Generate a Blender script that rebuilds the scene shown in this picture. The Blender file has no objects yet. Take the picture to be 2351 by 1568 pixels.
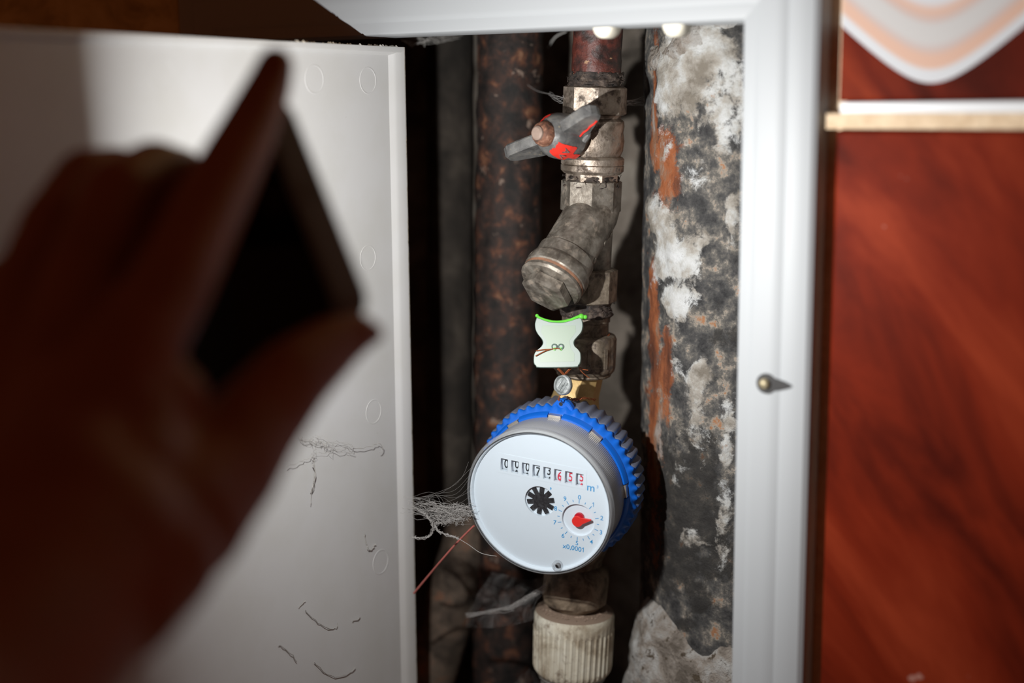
import bpy, bmesh, math, random
from mathutils import Vector, Matrix, noise
random.seed(4)
V = Vector
MM = 0.001                      # everything below is modelled in millimetres
scn = bpy.context.scene
col = scn.collection

# ------------------------------------------------------------------ camera, world, exposure
TH, PI_, RO = math.radians(32.5), math.radians(9.4), 0.0075
FWD = V((-math.sin(TH)*math.cos(PI_), math.cos(TH)*math.cos(PI_), -math.sin(PI_)))
r0 = V((math.cos(TH), math.sin(TH), 0)); u0 = r0.cross(FWD)
RGT = (r0 - RO*u0).normalized(); UPV = RGT.cross(FWD)
EYE = V((385, -566, 1400))
cam = bpy.data.cameras.new('camera'); camo = bpy.data.objects.new('camera', cam); col.objects.link(camo)
m = Matrix((RGT, UPV, -FWD)).transposed().to_4x4(); m.translation = EYE*MM
camo.matrix_world = m
cam.sensor_width = 36; cam.lens = 50; cam.clip_start = 0.02; cam.clip_end = 20
cam.dof.use_dof = True; cam.dof.focus_distance = 0.702; cam.dof.aperture_fstop = 3.0
scn.camera = camo
w = bpy.data.worlds.new('world'); scn.world = w; w.use_nodes = True
w.node_tree.nodes['Background'].inputs[0].default_value = (0.050, 0.0155, 0.0062, 1)
w.node_tree.nodes['Background'].inputs[1].default_value = 1.0
scn.view_settings.view_transform = 'Standard'; scn.view_settings.look = 'None'
scn.view_settings.gamma = 1; scn.view_settings.exposure = 0.0
scn.view_settings.use_curve_mapping = False
TORCH_POWER = 1.2

def ray(x, y): return FWD + RGT*((x-1175.5)/3265) - UPV*((y-784)/3265)
def at(x, y, z): return EYE + ray(x, y)*z                       # pixel + depth (mm) -> world point
def wall(x, y, Y):                                               # pixel -> point on the plane at depth Y behind the wall front
    d = ray(x, y); return EYE + d*((Y-EYE.y)/d.y)
def onx(x, y, X):
    d = ray(x, y); return EYE + d*((X-EYE.x)/d.x)
def onpl(x, y, o, n):
    d = ray(x, y); return EYE + d*((o-EYE).dot(n)/d.dot(n))
def camdir(x, y, t): return (RGT*x + UPV*y - FWD*t).normalized()  # right, up, towards the viewer

# ------------------------------------------------------------------ materials
def new_mat(name):
    m = bpy.data.materials.new(name); m.use_nodes = True
    nt = m.node_tree; return m, nt, nt.nodes['Principled BSDF']
def col4(c): return (c[0], c[1], c[2], 1)
def ramp(nt, fac, stops, interp='LINEAR'):
    r = nt.nodes.new('ShaderNodeValToRGB'); r.color_ramp.interpolation = interp
    e = r.color_ramp.elements
    while len(e) < len(stops): e.new(0.5)
    for k, (p, c) in enumerate(stops):
        e[k].position = p; e[k].color = col4(c) if not isinstance(c, (int, float)) else (c, c, c, 1)
    nt.links.new(fac, r.inputs[0]); return r.outputs[0]
def nz(nt, scale, detail=6, rough=0.6, stretch=None, dist=0.0):
    tc = nt.nodes.new('ShaderNodeTexCoord'); n = nt.nodes.new('ShaderNodeTexNoise')
    n.inputs['Scale'].default_value = scale; n.inputs['Detail'].default_value = detail
    n.inputs['Roughness'].default_value = rough; n.inputs['Distortion'].default_value = dist
    if stretch:
        mp = nt.nodes.new('ShaderNodeMapping'); mp.inputs['Scale'].default_value = stretch[:3]
        if len(stretch) > 3:
            mp.vector_type = 'TEXTURE'; mp.inputs['Rotation'].default_value = stretch[3:]; mp.inputs['Scale'].default_value = [1/q for q in stretch[:3]]
        nt.links.new(tc.outputs['Object'], mp.inputs[0]); nt.links.new(mp.outputs[0], n.inputs['Vector'])
    else: nt.links.new(tc.outputs['Object'], n.inputs['Vector'])
    return n.outputs['Fac']
def mixc(nt, fac, a, b):
    x = nt.nodes.new('ShaderNodeMix'); x.data_type = 'RGBA'
    if isinstance(fac, (int, float)): x.inputs[0].default_value = fac
    else: nt.links.new(fac, x.inputs[0])
    for s, v in ((6, a), (7, b)):
        if isinstance(v, tuple): x.inputs[s].default_value = col4(v)
        else: nt.links.new(v, x.inputs[s])
    return x.outputs[2]
def math_(nt, op, a, b=None, clamp=False):
    x = nt.nodes.new('ShaderNodeMath'); x.operation = op; x.use_clamp = clamp
    for k, v in enumerate((a, b)):
        if v is None: continue
        if isinstance(v, (int, float)): x.inputs[k].default_value = v
        else: nt.links.new(v, x.inputs[k])
    return x.outputs[0]
def bump(nt, bs, h, dist, strength=1.0):
    b = nt.nodes.new('ShaderNodeBump'); b.inputs['Distance'].default_value = dist; b.inputs['Strength'].default_value = strength
    nt.links.new(h, b.inputs['Height']); nt.links.new(b.outputs[0], bs.inputs['Normal'])
def plain(name, c, rough=0.5, metal=0.0, **kw):
    m, nt, b = new_mat(name)
    b.inputs['Base Color'].default_value = col4(c); b.inputs['Roughness'].default_value = rough; b.inputs['Metallic'].default_value = metal
    for k, v in kw.items(): b.inputs[k.replace('_', ' ')].default_value = v
    return m
def mottled(name, stops, scale, rough=0.6, metal=0.0, bumpd=0.0, bscale=None, dust=None, stretch=None, fine=None, detail=7, upd=None):
    """colour from a noise ramp, optional second noise of dust / stains, optional dust settled on upward faces"""
    m, nt, b = new_mat(name)
    c = ramp(nt, nz(nt, scale, detail, 0.62, stretch, 0.4), [(0.5+(p-0.5)*0.62, q) for p, q in stops])
    if fine: c = mixc(nt, ramp(nt, nz(nt, fine[1], 4, 0.7), [(fine[2], 0), (min(1, fine[2]+0.12), 1)]), c, fine[0])
    mt = None
    if dust:
        f = ramp(nt, nz(nt, dust[1], 6, 0.65), [(0.5+(dust[2]-0.5)*0.8, 0), (min(1, 0.5+(dust[2]-0.5)*0.8+dust[3]), 1)])
        c = mixc(nt, f, c, dust[0]); mt = f
    if upd:
        g = nt.nodes.new('ShaderNodeNewGeometry'); sp = nt.nodes.new('ShaderNodeSeparateXYZ')
        nt.links.new(g.outputs['Normal'], sp.inputs[0])
        u = ramp(nt, math_(nt, 'ADD', sp.outputs[2], math_(nt, 'MULTIPLY', nz(nt, 500, 4), 0.5)), [(upd[1], 0), (min(1, upd[1]+0.35), 1)])
        c = mixc(nt, u, c, upd[0])
        mt = u if mt is None else math_(nt, 'MAXIMUM', mt, u)
    nt.links.new(c, b.inputs['Base Color'])
    b.inputs['Roughness'].default_value = rough
    if metal and mt is not None:
        nt.links.new(math_(nt, 'MULTIPLY', math_(nt, 'SUBTRACT', 1.0, mt), metal), b.inputs['Metallic'])
        nt.links.new(math_(nt, 'ADD', rough, math_(nt, 'MULTIPLY', mt, 0.4), True), b.inputs['Roughness'])
    else: b.inputs['Metallic'].default_value = metal
    if bumpd: bump(nt, b, nz(nt, bscale or scale, 8, 0.65), bumpd)
    return m

M = {}
M['white_plastic'] = plain('white_plastic', (0.365, 0.385, 0.402), 0.5, Specular_IOR_Level=0.3)
M['clip_plastic'] = plain('clip_plastic', (0.78, 0.74, 0.62), 0.4)
def door_mat():
    m, nt, b = new_mat('door_plastic')
    c = mixc(nt, ramp(nt, nz(nt, 18, 5), [(0.42, 0), (0.75, 1)]), (0.63, 0.635, 0.635), (0.58, 0.58, 0.56))
    c = mixc(nt, ramp(nt, nz(nt, 140, 5, 0.7), [(0.70, 0), (0.80, 1)]), c, (0.50, 0.48, 0.44))
    nt.links.new(c, b.inputs['Base Color']); b.inputs['Roughness'].default_value = 0.38
    return m
M['door'] = door_mat()
M['door_grime'] = mottled('door_edge_grime', [(0.35, (0.75, 0.74, 0.70)), (0.62, (0.62, 0.55, 0.42)), (0.75, (0.2, 0.16, 0.1))], 220, 0.7)
M['brass_nickel'] = mottled('worn_nickel_plate', [(0.3, (0.17, 0.135, 0.105)), (0.5, (0.34, 0.285, 0.235)), (0.75, (0.46, 0.40, 0.34))], 130, 0.46, 0.8, 0.0003, 420, ((0.075, 0.055, 0.042), 190, 0.53, 0.12))
M['dull_bronze'] = mottled('dusty_dull_bronze', [(0.3, (0.10, 0.085, 0.07)), (0.52, (0.19, 0.168, 0.14)), (0.75, (0.29, 0.265, 0.23))], 150, 0.48, 0.55, 0.0002, 600, ((0.20, 0.165, 0.13), 220, 0.55, 0.15))
M['bronze_dark'] = mottled('dirty_bronze', [(0.3, (0.10, 0.08, 0.06)), (0.55, (0.22, 0.18, 0.135)), (0.75, (0.33, 0.28, 0.22))], 140, 0.5, 0.5, 0.0003, 500, ((0.07, 0.052, 0.04), 200, 0.52, 0.12))
M['brass'] = mottled('clean_brass', [(0.3, (0.60, 0.41, 0.17)), (0.7, (0.74, 0.55, 0.27))], 90, 0.42, 0.7, 0.0001, 700)
M['dirty_brass'] = mottled('grimy_brass', [(0.3, (0.075, 0.055, 0.038)), (0.5, (0.19, 0.145, 0.10)), (0.7, (0.31, 0.245, 0.175))], 110, 0.75, 0.1, 0.0008, 240)
M['sealant'] = mottled('thread_sealant', [(0.3, (0.012, 0.01, 0.009)), (0.6, (0.05, 0.035, 0.028)), (0.75, (0.12, 0.09, 0.07))], 260, 0.7, 0, 0.0008, 500)
M['pipe_red'] = mottled('old_red_brown_paint', [(0.28, (0.014, 0.009, 0.008)), (0.45, (0.045, 0.014, 0.011)), (0.60, (0.105, 0.024, 0.016)), (0.75, (0.05, 0.013, 0.010))], 110, 0.42, 0, 0.0009, 130, ((0.42, 0.25, 0.13), 150, 0.66, 0.03))
M['rust_dark'] = mottled('dark_rusted_steel', [(0.28, (0.009, 0.0075, 0.007)), (0.48, (0.026, 0.016, 0.013)), (0.60, (0.05, 0.024, 0.017)), (0.70, (0.11, 0.042, 0.022)), (0.82, (0.22, 0.11, 0.06))], 115, 0.75, 0, 0.0012, 110, ((0.26, 0.19, 0.15), 120, 0.66, 0.05))
M['rust_black'] = mottled('black_rusted_steel', [(0.30, (0.03, 0.022, 0.016)), (0.50, (0.085, 0.062, 0.045)), (0.62, (0.13, 0.095, 0.07)), (0.78, (0.26, 0.10, 0.045))], 60, 0.8, 0, 0.001, 120, ((0.10, 0.08, 0.06), 40, 0.5, 0.3))
M['handle_grey'] = mottled('worn_grey_handle', [(0.3, (0.10, 0.10, 0.10)), (0.6, (0.19, 0.19, 0.185)), (0.8, (0.26, 0.25, 0.23))], 130, 0.40, 0.35, 0.0002, 500, ((0.30, 0.25, 0.16), 420, 0.66, 0.10))
M['red_paint'] = plain('bright_red_paint', (0.72, 0.035, 0.022), 0.4)
M['rust_nut'] = mottled('rusted_nut', [(0.3, (0.05, 0.025, 0.017)), (0.55, (0.20, 0.085, 0.05)), (0.75, (0.36, 0.22, 0.15))], 260, 0.7, 0.1, 0.0003, 500)
M['nut_tip'] = plain('worn_bolt_tip', (0.30, 0.22, 0.18), 0.6, 0.1)
M['tag'] = plain('milky_green_plastic', (0.125, 0.178, 0.152), 0.4)
M['tag_inset'] = plain('tag_inset_green', (0.118, 0.186, 0.118), 0.4)
M['tag_green'] = plain('lime_green_plastic', (0.11, 0.50, 0.045), 0.35)
M['wire'] = plain('copper_seal_wire', (0.30, 0.085, 0.03), 0.45, 0.3)
M['lead'] = mottled('lead_grey', [(0.3, (0.16, 0.18, 0.18)), (0.7, (0.42, 0.45, 0.46))], 300, 0.45, 0.3, 0.0004, 500)
M['meter_blue'] = plain('meter_blue', (0.003, 0.11, 0.54), 0.33)
M['meter_blue_dusty'] = mottled('dusty_blue', [(0.3, (0.02, 0.10, 0.36)), (0.7, (0.03, 0.12, 0.42))], 90, 0.6, 0, 0.0001, 900, None, None, ((0.22, 0.215, 0.21), 0.25, 0)[0:2] and None, upd=((0.085, 0.095, 0.135), 0.22))
M['face'] = plain('dial_white', (0.73, 0.79, 0.83), 0.45)
M['wheel'] = plain('number_wheel', (0.70, 0.76, 0.80), 0.5)
M['recess_shade'] = plain('recess_shade_grey', (0.20, 0.22, 0.26), 0.6)  # grey of the painted shade in the counter windows
M['ink_black'] = plain('ink_black', (0.022, 0.026, 0.03), 0.5)
M['ink_red'] = plain('ink_red', (0.66, 0.02, 0.05), 0.45)
M['ink_blue'] = plain('ink_blue', (0.02, 0.30, 0.62), 0.5)
M['star'] = mottled('black_star_wheel', [(0.4, (0.018, 0.018, 0.02)), (0.75, (0.055, 0.055, 0.058))], 900, 0.45)
M['pointer'] = plain('pointer_red', (0.80, 0.035, 0.028), 0.35)
M['hub_red'] = plain('hub_red', (0.50, 0.010, 0.025), 0.35)
M['housing'] = plain('smoky_clear_housing', (0.33, 0.345, 0.375), 0.30, Specular_IOR_Level=0.6)
M['steel'] = plain('steel_clip', (0.62, 0.58, 0.52), 0.3, 0.8)
M['dark'] = plain('dark_hole_and_shadow', (0.015, 0.014, 0.014), 0.6)  # for holes, and for the painted shadow of the latch screw
def clear(name, tint=(1, 1, 1), gl=0.08):
    m, nt, b = new_mat(name); nt.nodes.remove(b)
    t = nt.nodes.new('ShaderNodeBsdfTransparent'); t.inputs[0].default_value = col4(tint)
    g = nt.nodes.new('ShaderNodeBsdfGlossy'); g.inputs['Roughness'].default_value = 0.06
    lw = nt.nodes.new('ShaderNodeLayerWeight'); lw.inputs[0].default_value = 0.5
    fr = math_(nt, 'ADD', math_(nt, 'MULTIPLY', math_(nt, 'POWER', lw.outputs['Facing'], 5.0), 0.8), 0.04, True)
    mx = nt.nodes.new('ShaderNodeMixShader'); nt.links.new(fr, mx.inputs[0])
    nt.links.new(t.outputs[0], mx.inputs[1]); nt.links.new(g.outputs[0], mx.inputs[2])
    nt.links.new(mx.outputs[0], nt.nodes['Material Output'].inputs[0]); return m
M['clear'] = clear('clear_lens', (0.97, 0.985, 1.0))
M['clear_rim'] = plain('clear_rim', (0.42, 0.44, 0.46), 0.08, Alpha=0.30, Specular_IOR_Level=0.9)
M['pvc'] = mottled('aged_white_pvc', [(0.32, (0.40, 0.34, 0.25)), (0.52, (0.66, 0.62, 0.50)), (0.75, (0.74, 0.72, 0.61))], 60, 0.5, 0, 0.0001, 500, ((0.27, 0.215, 0.16), 130, 0.57, 0.16), upd=((0.25, 0.185, 0.14), 0.45))
M['grey_pipe'] = mottled('dusty_grey_plastic', [(0.3, (0.16, 0.15, 0.14)), (0.7, (0.28, 0.27, 0.25))], 80, 0.6)
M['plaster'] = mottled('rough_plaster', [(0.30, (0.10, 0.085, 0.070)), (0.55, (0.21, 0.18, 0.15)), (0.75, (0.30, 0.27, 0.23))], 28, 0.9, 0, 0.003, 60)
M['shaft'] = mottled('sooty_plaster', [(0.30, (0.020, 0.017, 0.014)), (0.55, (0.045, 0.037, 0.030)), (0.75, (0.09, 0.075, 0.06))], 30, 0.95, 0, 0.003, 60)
M['mortar'] = mottled('grout_beige', [(0.3, (0.62, 0.46, 0.30)), (0.7, (0.74, 0.58, 0.40))], 160, 0.85, 0, 0.001, 300)
M['cobweb'] = plain('cobweb_thread', (0.36, 0.35, 0.34), 0.8)
M['cobweb_dirty'] = plain('dusty_cobweb', (0.40, 0.39, 0.37), 0.9)
def veil():
    m, nt, b = new_mat('cobweb_veil')
    b.inputs['Base Color'].default_value = (0.36, 0.35, 0.345, 1); b.inputs['Roughness'].default_value = 0.9
    f = ramp(nt, nz(nt, 90, 8, 0.7, None, 0.8), [(0.38, 0.0), (0.52, 0.06), (0.70, 0.17)])
    nt.links.new(f, b.inputs['Alpha']); return m
M['veil'] = veil()
M['pink_wire'] = plain('pink_wire', (0.46, 0.13, 0.11), 0.5)
M['skin'] = None
def skin():
    m, nt, b = new_mat('skin')
    c = ramp(nt, nz(nt, 40, 5), [(0.3, (0.26, 0.088, 0.042)), (0.7, (0.33, 0.118, 0.062))])
    nt.links.new(c, b.inputs['Base Color']); b.inputs['Roughness'].default_value = 0.5
    b.inputs['Subsurface Weight'].default_value = 0.5; b.inputs['Subsurface Radius'].default_value = (0.009, 0.0025, 0.0012)
    bump(nt, b, nz(nt, 900, 4), 0.0002); return m
M['skin'] = skin()
M['nail'] = plain('nail', (0.55, 0.33, 0.27), 0.3)
M['phone_case'] = plain('phone_grey_edge', (0.17, 0.235, 0.30), 0.45, 0.0)
M['phone_screen'] = plain('black_glass', (0.002, 0.002, 0.002), 0.12, Specular_IOR_Level=0.06)
M['phone_black'] = plain('phone_black', (0.01, 0.01, 0.01), 0.5)
def emit(name, c, s):
    m, nt, b = new_mat(name)
    b.inputs['Emission Color'].default_value = col4(c); b.inputs['Emission Strength'].default_value = s; return m
M['led'] = emit('torch_led', (1, 0.98, 0.95), 60)
def red_tile():
    m, nt, b = new_mat('red_marbled_tile')
    c = ramp(nt, nz(nt, 10, 6, 0.55, (2.4, 1, 0.7, 0, math.radians(-40), 0), 0.6), [(0.36, (0.055, 0.006, 0.003)), (0.5, (0.135, 0.014, 0.005)), (0.64, (0.21, 0.028, 0.010))])
    c = mixc(nt, ramp(nt, nz(nt, 110, 2, 0.5), [(0.76, 0), (0.79, 0.6)]), c, (0.40, 0.22, 0.18))
    nt.links.new(c, b.inputs['Base Color']); b.inputs['Roughness'].default_value = 0.5; b.inputs['Specular IOR Level'].default_value = 0.03; return m
M['red_tile'] = red_tile()
def cream_tile():
    m, nt, b = new_mat('golden_beige_tile')
    c = ramp(nt, nz(nt, 30, 7, 0.6, (1, 1, 1.5), 1.2), [(0.3, (0.34, 0.22, 0.05)), (0.5, (0.66, 0.48, 0.18)), (0.7, (0.78, 0.60, 0.30))])
    nt.links.new(c, b.inputs['Base Color']); b.inputs['Roughness'].default_value = 0.3; return m
M['cream_tile'] = cream_tile()
SCX, SCZ = 218.7, 1407.8
def swag_tile():
    """red tile with a printed swag of white, peach and grey bands (flat print); object origin is the world origin"""
    m, nt, b = new_mat('swag_print_tile')
    tc = nt.nodes.new('ShaderNodeTexCoord'); sp = nt.nodes.new('ShaderNodeSeparateXYZ'); nt.links.new(tc.outputs['Object'], sp.inputs[0])
    x = math_(nt, 'SUBTRACT', math_(nt, 'MULTIPLY', sp.outputs[0], 1000.0), SCX)
    x = math_(nt, 'SUBTRACT', math_(nt, 'PINGPONG', math_(nt, 'ADD', x, 8200.0), 82.0), 0.0)
    rise = math_(nt, 'SUBTRACT', math_(nt, 'SQRT', math_(nt, 'ADD', math_(nt, 'MULTIPLY', math_(nt, 'MULTIPLY', x, x), 0.86), 14.0**2)), 14.0)
    d = math_(nt, 'SUBTRACT', math_(nt, 'SUBTRACT', math_(nt, 'MULTIPLY', sp.outputs[2], 1000.0), SCZ), rise)
    t = math_(nt, 'DIVIDE', d, 60.0, True)
    W_, Pc, G, K = (0.53, 0.545, 0.57), (0.56, 0.37, 0.29), (0.48, 0.47, 0.465), (0.48, 0.39, 0.365)
    c = ramp(nt, t, [(0.0, W_), (0.075, W_), (0.10, Pc), (0.17, Pc), (0.21, K), (0.26, G), (0.37, G), (0.40, K), (0.46, Pc), (0.52, W_), (0.60, W_), (0.66, Pc), (0.8, Pc), (1, K)])
    red = ramp(nt, nz(nt, 12, 6, 0.55, (2.2, 1, 0.8, 0, math.radians(-40), 0), 0.6), [(0.36, (0.05, 0.007, 0.004)), (0.5, (0.11, 0.013, 0.006)), (0.64, (0.19, 0.027, 0.010))])
    f = math_(nt, 'GREATER_THAN', d, 0.0)
    nt.links.new(mixc(nt, f, red, c), b.inputs['Base Color']); b.inputs['Roughness'].default_value = 0.5; b.inputs['Specular IOR Level'].default_value = 0.03; return m
M['swag_tile'] = swag_tile()
M['tile_edge'] = plain('white_glaze', (0.72, 0.74, 0.76), 0.3)
def drain_mat():
    m, nt, b = new_mat('flaking_drain_pipe')
    a = nt.nodes.new('ShaderNodeVertexColor'); a.layer_name = 'patch'
    sp = nt.nodes.new('ShaderNodeSeparateColor'); nt.links.new(a.outputs[0], sp.inputs[0])
    base = ramp(nt, nz(nt, 100, 8, 0.7), [(0.36, (0.022, 0.022, 0.024)), (0.48, (0.07, 0.069, 0.068)), (0.56, (0.15, 0.14, 0.125)), (0.61, (0.34, 0.30, 0.25)), (0.66, (0.36, 0.17, 0.08))])
    rust = ramp(nt, nz(nt, 70, 7, 0.6, (1, 1, 0.35)), [(0.36, (0.045, 0.016, 0.009)), (0.47, (0.17, 0.05, 0.019)), (0.56, (0.34, 0.105, 0.035)), (0.62, (0.28, 0.15, 0.09)), (0.68, (0.36, 0.31, 0.28))])
    gp = ramp(nt, nz(nt, 60, 8, 0.62), [(0.36, (0.22, 0.195, 0.16)), (0.47, (0.40, 0.375, 0.335)), (0.56, (0.55, 0.56, 0.55)), (0.66, (0.66, 0.68, 0.69))])
    n = nz(nt, 85, 10, 0.78, None, 0.3)
    def edge(ch): return ramp(nt, math_(nt, 'ADD', ch, math_(nt, 'MULTIPLY', math_(nt, 'SUBTRACT', n, 0.5), 2.6)), [(0.40, 0), (0.66, 1)])
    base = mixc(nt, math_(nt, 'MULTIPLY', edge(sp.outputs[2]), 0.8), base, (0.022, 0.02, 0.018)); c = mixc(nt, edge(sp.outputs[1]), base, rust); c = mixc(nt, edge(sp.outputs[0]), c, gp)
    nt.links.new(c, b.inputs['Base Color']); b.inputs['Roughness'].default_value = 0.75
    bump(nt, b, nz(nt, 220, 8, 0.7), 0.0016); return m
M['drain'] = drain_mat()
def cement_mat():
    return mottled('cement_lump', [(0.28, (0.16, 0.135, 0.11)), (0.45, (0.34, 0.30, 0.26)), (0.6, (0.47, 0.46, 0.44)), (0.78, (0.60, 0.61, 0.60))], 60, 0.9, 0, 0.005, 130, ((0.10, 0.075, 0.05), 170, 0.60, 0.06))
M['cement'] = cement_mat()

# ------------------------------------------------------------------ object helpers
ORG = {}
def tag(o, label=None, cat=None, group=None, kind=None):
    for k, v in (('label', label), ('category', cat), ('group', group), ('kind', kind)):
        if v: o[k] = v
    return o
def thing(name, label, cat, loc, group=None):
    o = bpy.data.objects.new(name, None); col.objects.link(o); o.empty_display_size = 0.01
    o.location = V(loc)*MM; ORG[o] = V(loc); return tag(o, label, cat, group)
def link(name, me, mat, parent, smooth=True, org=None, angle=40):
    og = ORG[parent] if parent is not None else (V(org) if org is not None else V((0, 0, 0)))
    me.transform(Matrix.Scale(MM, 4) @ Matrix.Translation(-og))
    if mat is not None: me.materials.append(mat)
    o = bpy.data.objects.new(name, me); col.objects.link(o)
    if smooth:
        me.shade_smooth()
        try: me.set_sharp_from_angle(angle=math.radians(angle))
        except Exception: pass
    if parent is not None: o.parent = parent
    else: o.location = og*MM
    ORG[o] = og
    return o
class MB:
    """collects shapes (mm, world) into one mesh"""
    def __init__(s, mat=Matrix.Identity(4)): s.v = []; s.f = []; s.M = mat
    def add(s, vs, fs, M_=None):
        n = len(s.v); T = s.M if M_ is None else M_
        s.v += [T @ V(v) for v in vs]; s.f += [tuple(n+i for i in f) for f in fs]; return s
    def lathe(s, prof, n=48, M_=None, rfun=None, cap=True):
        vs, fs = [], []; k = len(prof)
        for i in range(n):
            a = 2*math.pi*i/n; c, sn = math.cos(a), math.sin(a)
            for j, (r, z) in enumerate(prof):
                rr = r if rfun is None else rfun(r, z, a, j); vs.append((rr*c, rr*sn, z))
        for i in range(n):
            b = ((i+1) % n)*k; a = i*k
            for j in range(k-1): fs.append((a+j, b+j, b+j+1, a+j+1))
        if cap:
            if prof[0][0] > 1e-6: fs.append(tuple(i*k for i in reversed(range(n))))
            if prof[-1][0] > 1e-6: fs.append(tuple(i*k+k-1 for i in range(n)))
        return s.add(vs, fs, M_)
    def prism(s, n, r, z0, z1, M_=None, ch=1.2, rot=0.0):
        """n-sided nut, its corners turned off by a chamfer at both ends"""
        vs, fs = [], []; prof = [(r-ch, z0), (r, z0+ch*.6), (r, z1-ch*.6), (r-ch, z1)]
        for i in range(n):
            a = rot+2*math.pi*i/n
            for (rr, z) in prof: vs.append((rr*math.cos(a), rr*math.sin(a), z))
        for i in range(n):
            b = ((i+1) % n)*4; a = i*4
            for j in range(3): fs.append((a+j, b+j, b+j+1, a+j+1))
        fs.append(tuple(i*4 for i in reversed(range(n)))); fs.append(tuple(i*4+3 for i in range(n)))
        return s.add(vs, fs, M_)
    def box(s, a, b, M_=None):
        (x0, y0, z0), (x1, y1, z1) = a, b
        vs = [(x0,y0,z0),(x1,y0,z0),(x1,y1,z0),(x0,y1,z0),(x0,y0,z1),(x1,y0,z1),(x1,y1,z1),(x0,y1,z1)]
        return s.add(vs, [(0,3,2,1),(4,5,6,7),(0,1,5,4),(1,2,6,5),(2,3,7,6),(3,0,4,7)], M_)
    def extrude(s, pts, z0, z1, M_=None, bev=0.0):
        n = len(pts)
        if bev > 0:
            c = V((sum(p[0] for p in pts)/n, sum(p[1] for p in pts)/n))
            def ins(p, e): 
                d = (V(p)-c); return V(p) - d.normalized()*e
            rings = [([ins(p, bev) for p in pts], z0), ([V(p) for p in pts], z0+bev), ([V(p) for p in pts], z1-bev), ([ins(p, bev) for p in pts], z1)]
        else: rings = [([V(p) for p in pts], z0), ([V(p) for p in pts], z1)]
        vs = [(p[0], p[1], z) for R_, z in rings for p in R_]; fs = []
        for k in range(len(rings)-1):
            for i in range(n):
                j = (i+1) % n; fs.append((k*n+i, k*n+j, (k+1)*n+j, (k+1)*n+i))
        fs.append(tuple(reversed(range(n)))); fs.append(tuple((len(rings)-1)*n+i for i in range(n)))
        return s.add(vs, fs, M_)
    def tube(s, pts, r, n=8, M_=None):
        pts = [V(p) for p in pts]; vs, fs = [], []; m_ = len(pts)
        up = V((0.13, 0.31, 0.94))
        for i, p in enumerate(pts):
            t = (pts[min(i+1, m_-1)]-pts[max(i-1, 0)]).normalized()
            a = t.cross(up); a = a.normalized() if a.length > 1e-4 else t.orthogonal().normalized(); b = t.cross(a)
            rr = r[i] if isinstance(r, (list, tuple)) else r
            for k in range(n):
                q = 2*math.pi*k/n; vs.append(p + a*(rr*math.cos(q)) + b*(rr*math.sin(q)))
        for i in range(m_-1):
            for k in range(n): fs.append((i*n+k, i*n+(k+1) % n, (i+1)*n+(k+1) % n, (i+1)*n+k))
        fs.append(tuple(reversed(range(n)))); fs.append(tuple((m_-1)*n+k for k in range(n)))
        return s.add(vs, fs, M_)
    def rough(s, amp, scale, seed=0.0):
        for v in s.v:
            d = noise.noise_vector(v*scale + V((seed, seed*1.7, 3.1))); v += d*amp
        return s
    def mesh(s):
        me = bpy.data.meshes.new('m'); me.from_pydata([tuple(v) for v in s.v], [], s.f); 
        bm = bmesh.new(); bm.from_mesh(me); bmesh.ops.recalc_face_normals(bm, faces=bm.faces); bm.to_mesh(me); bm.free(); return me
    def build(s, name, mat, parent=None, smooth=True, angle=40, org=None):
        return link(name, s.mesh(), mat, parent, smooth, org, angle)
def frame(o, z, x=None):
    """matrix whose local z points along z, origin at o, local x as near as possible to x"""
    z = V(z).normalized(); x = V(x) if x is not None else z.orthogonal()
    x = (x - z*x.dot(z)).normalized(); y = z.cross(x)
    m = Matrix((x, y, z)).transposed().to_4x4(); m.translation = o; return m
def spline(pts, n=6):
    pts = [V(p) for p in pts]; out = []
    for i in range(len(pts)-1):
        p0, p1, p2, p3 = pts[max(i-1, 0)], pts[i], pts[i+1], pts[min(i+2, len(pts)-1)]
        for k in range(n):
            t = k/n
            out.append(0.5*((2*p1)+(p2-p0)*t+(2*p0-5*p1+4*p2-p3)*t*t+(3*p1-p0-3*p2+p3)*t**3))
    return out+[pts[-1]]
def curve_mesh(setup):
    cu = setup(); o = bpy.data.objects.new('tmp', cu); col.objects.link(o)
    dg = bpy.context.evaluated_depsgraph_get(); me = bpy.data.meshes.new_from_object(o.evaluated_get(dg))
    bpy.data.objects.remove(o); return me
def text_mesh(body, size, bold=0.0, ext=0.03):
    def f():
        cu = bpy.data.curves.new('t', 'FONT'); cu.body = body; cu.size = size; cu.align_x = 'CENTER'; cu.align_y = 'CENTER'
        cu.extrude = ext; cu.offset = bold; cu.resolution_u = 4; return cu
    if body == '1':
        h, t = size*0.71, size*0.085; me = plate_mesh([(t/2, -h/2), (t/2, h/2), (-t/3, h/2), (-size*.20, h/2-size*.17), (-size*.20, h/2-size*.27), (-t/2, h/2-size*.15), (-t/2, -h/2)], [], ext*2); me.transform(Matrix.Translation((0, 0, ext))); return me
    me = curve_mesh(f); xs = [v.co.x for v in me.vertices]; ys = [v.co.y for v in me.vertices]
    me.transform(Matrix.Translation((-(min(xs)+max(xs))/2, -(min(ys)+max(ys))/2, 0))); return me
def plate_mesh(outer, holes, thick):
    """flat plate (2D outline with holes) of the given thickness, top face at z = 0"""
    def f():
        cu = bpy.data.curves.new('p', 'CURVE'); cu.dimensions = '2D'; cu.fill_mode = 'BOTH'; cu.extrude = thick/2
        for pts in [outer]+holes:
            sp = cu.splines.new('POLY'); sp.points.add(len(pts)-1); sp.use_cyclic_u = True
            for k, p in enumerate(pts): sp.points[k].co = (p[0], p[1], 0, 1)
        return cu
    me = curve_mesh(f); me.transform(Matrix.Translation((0, 0, -thick/2))); return me
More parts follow.
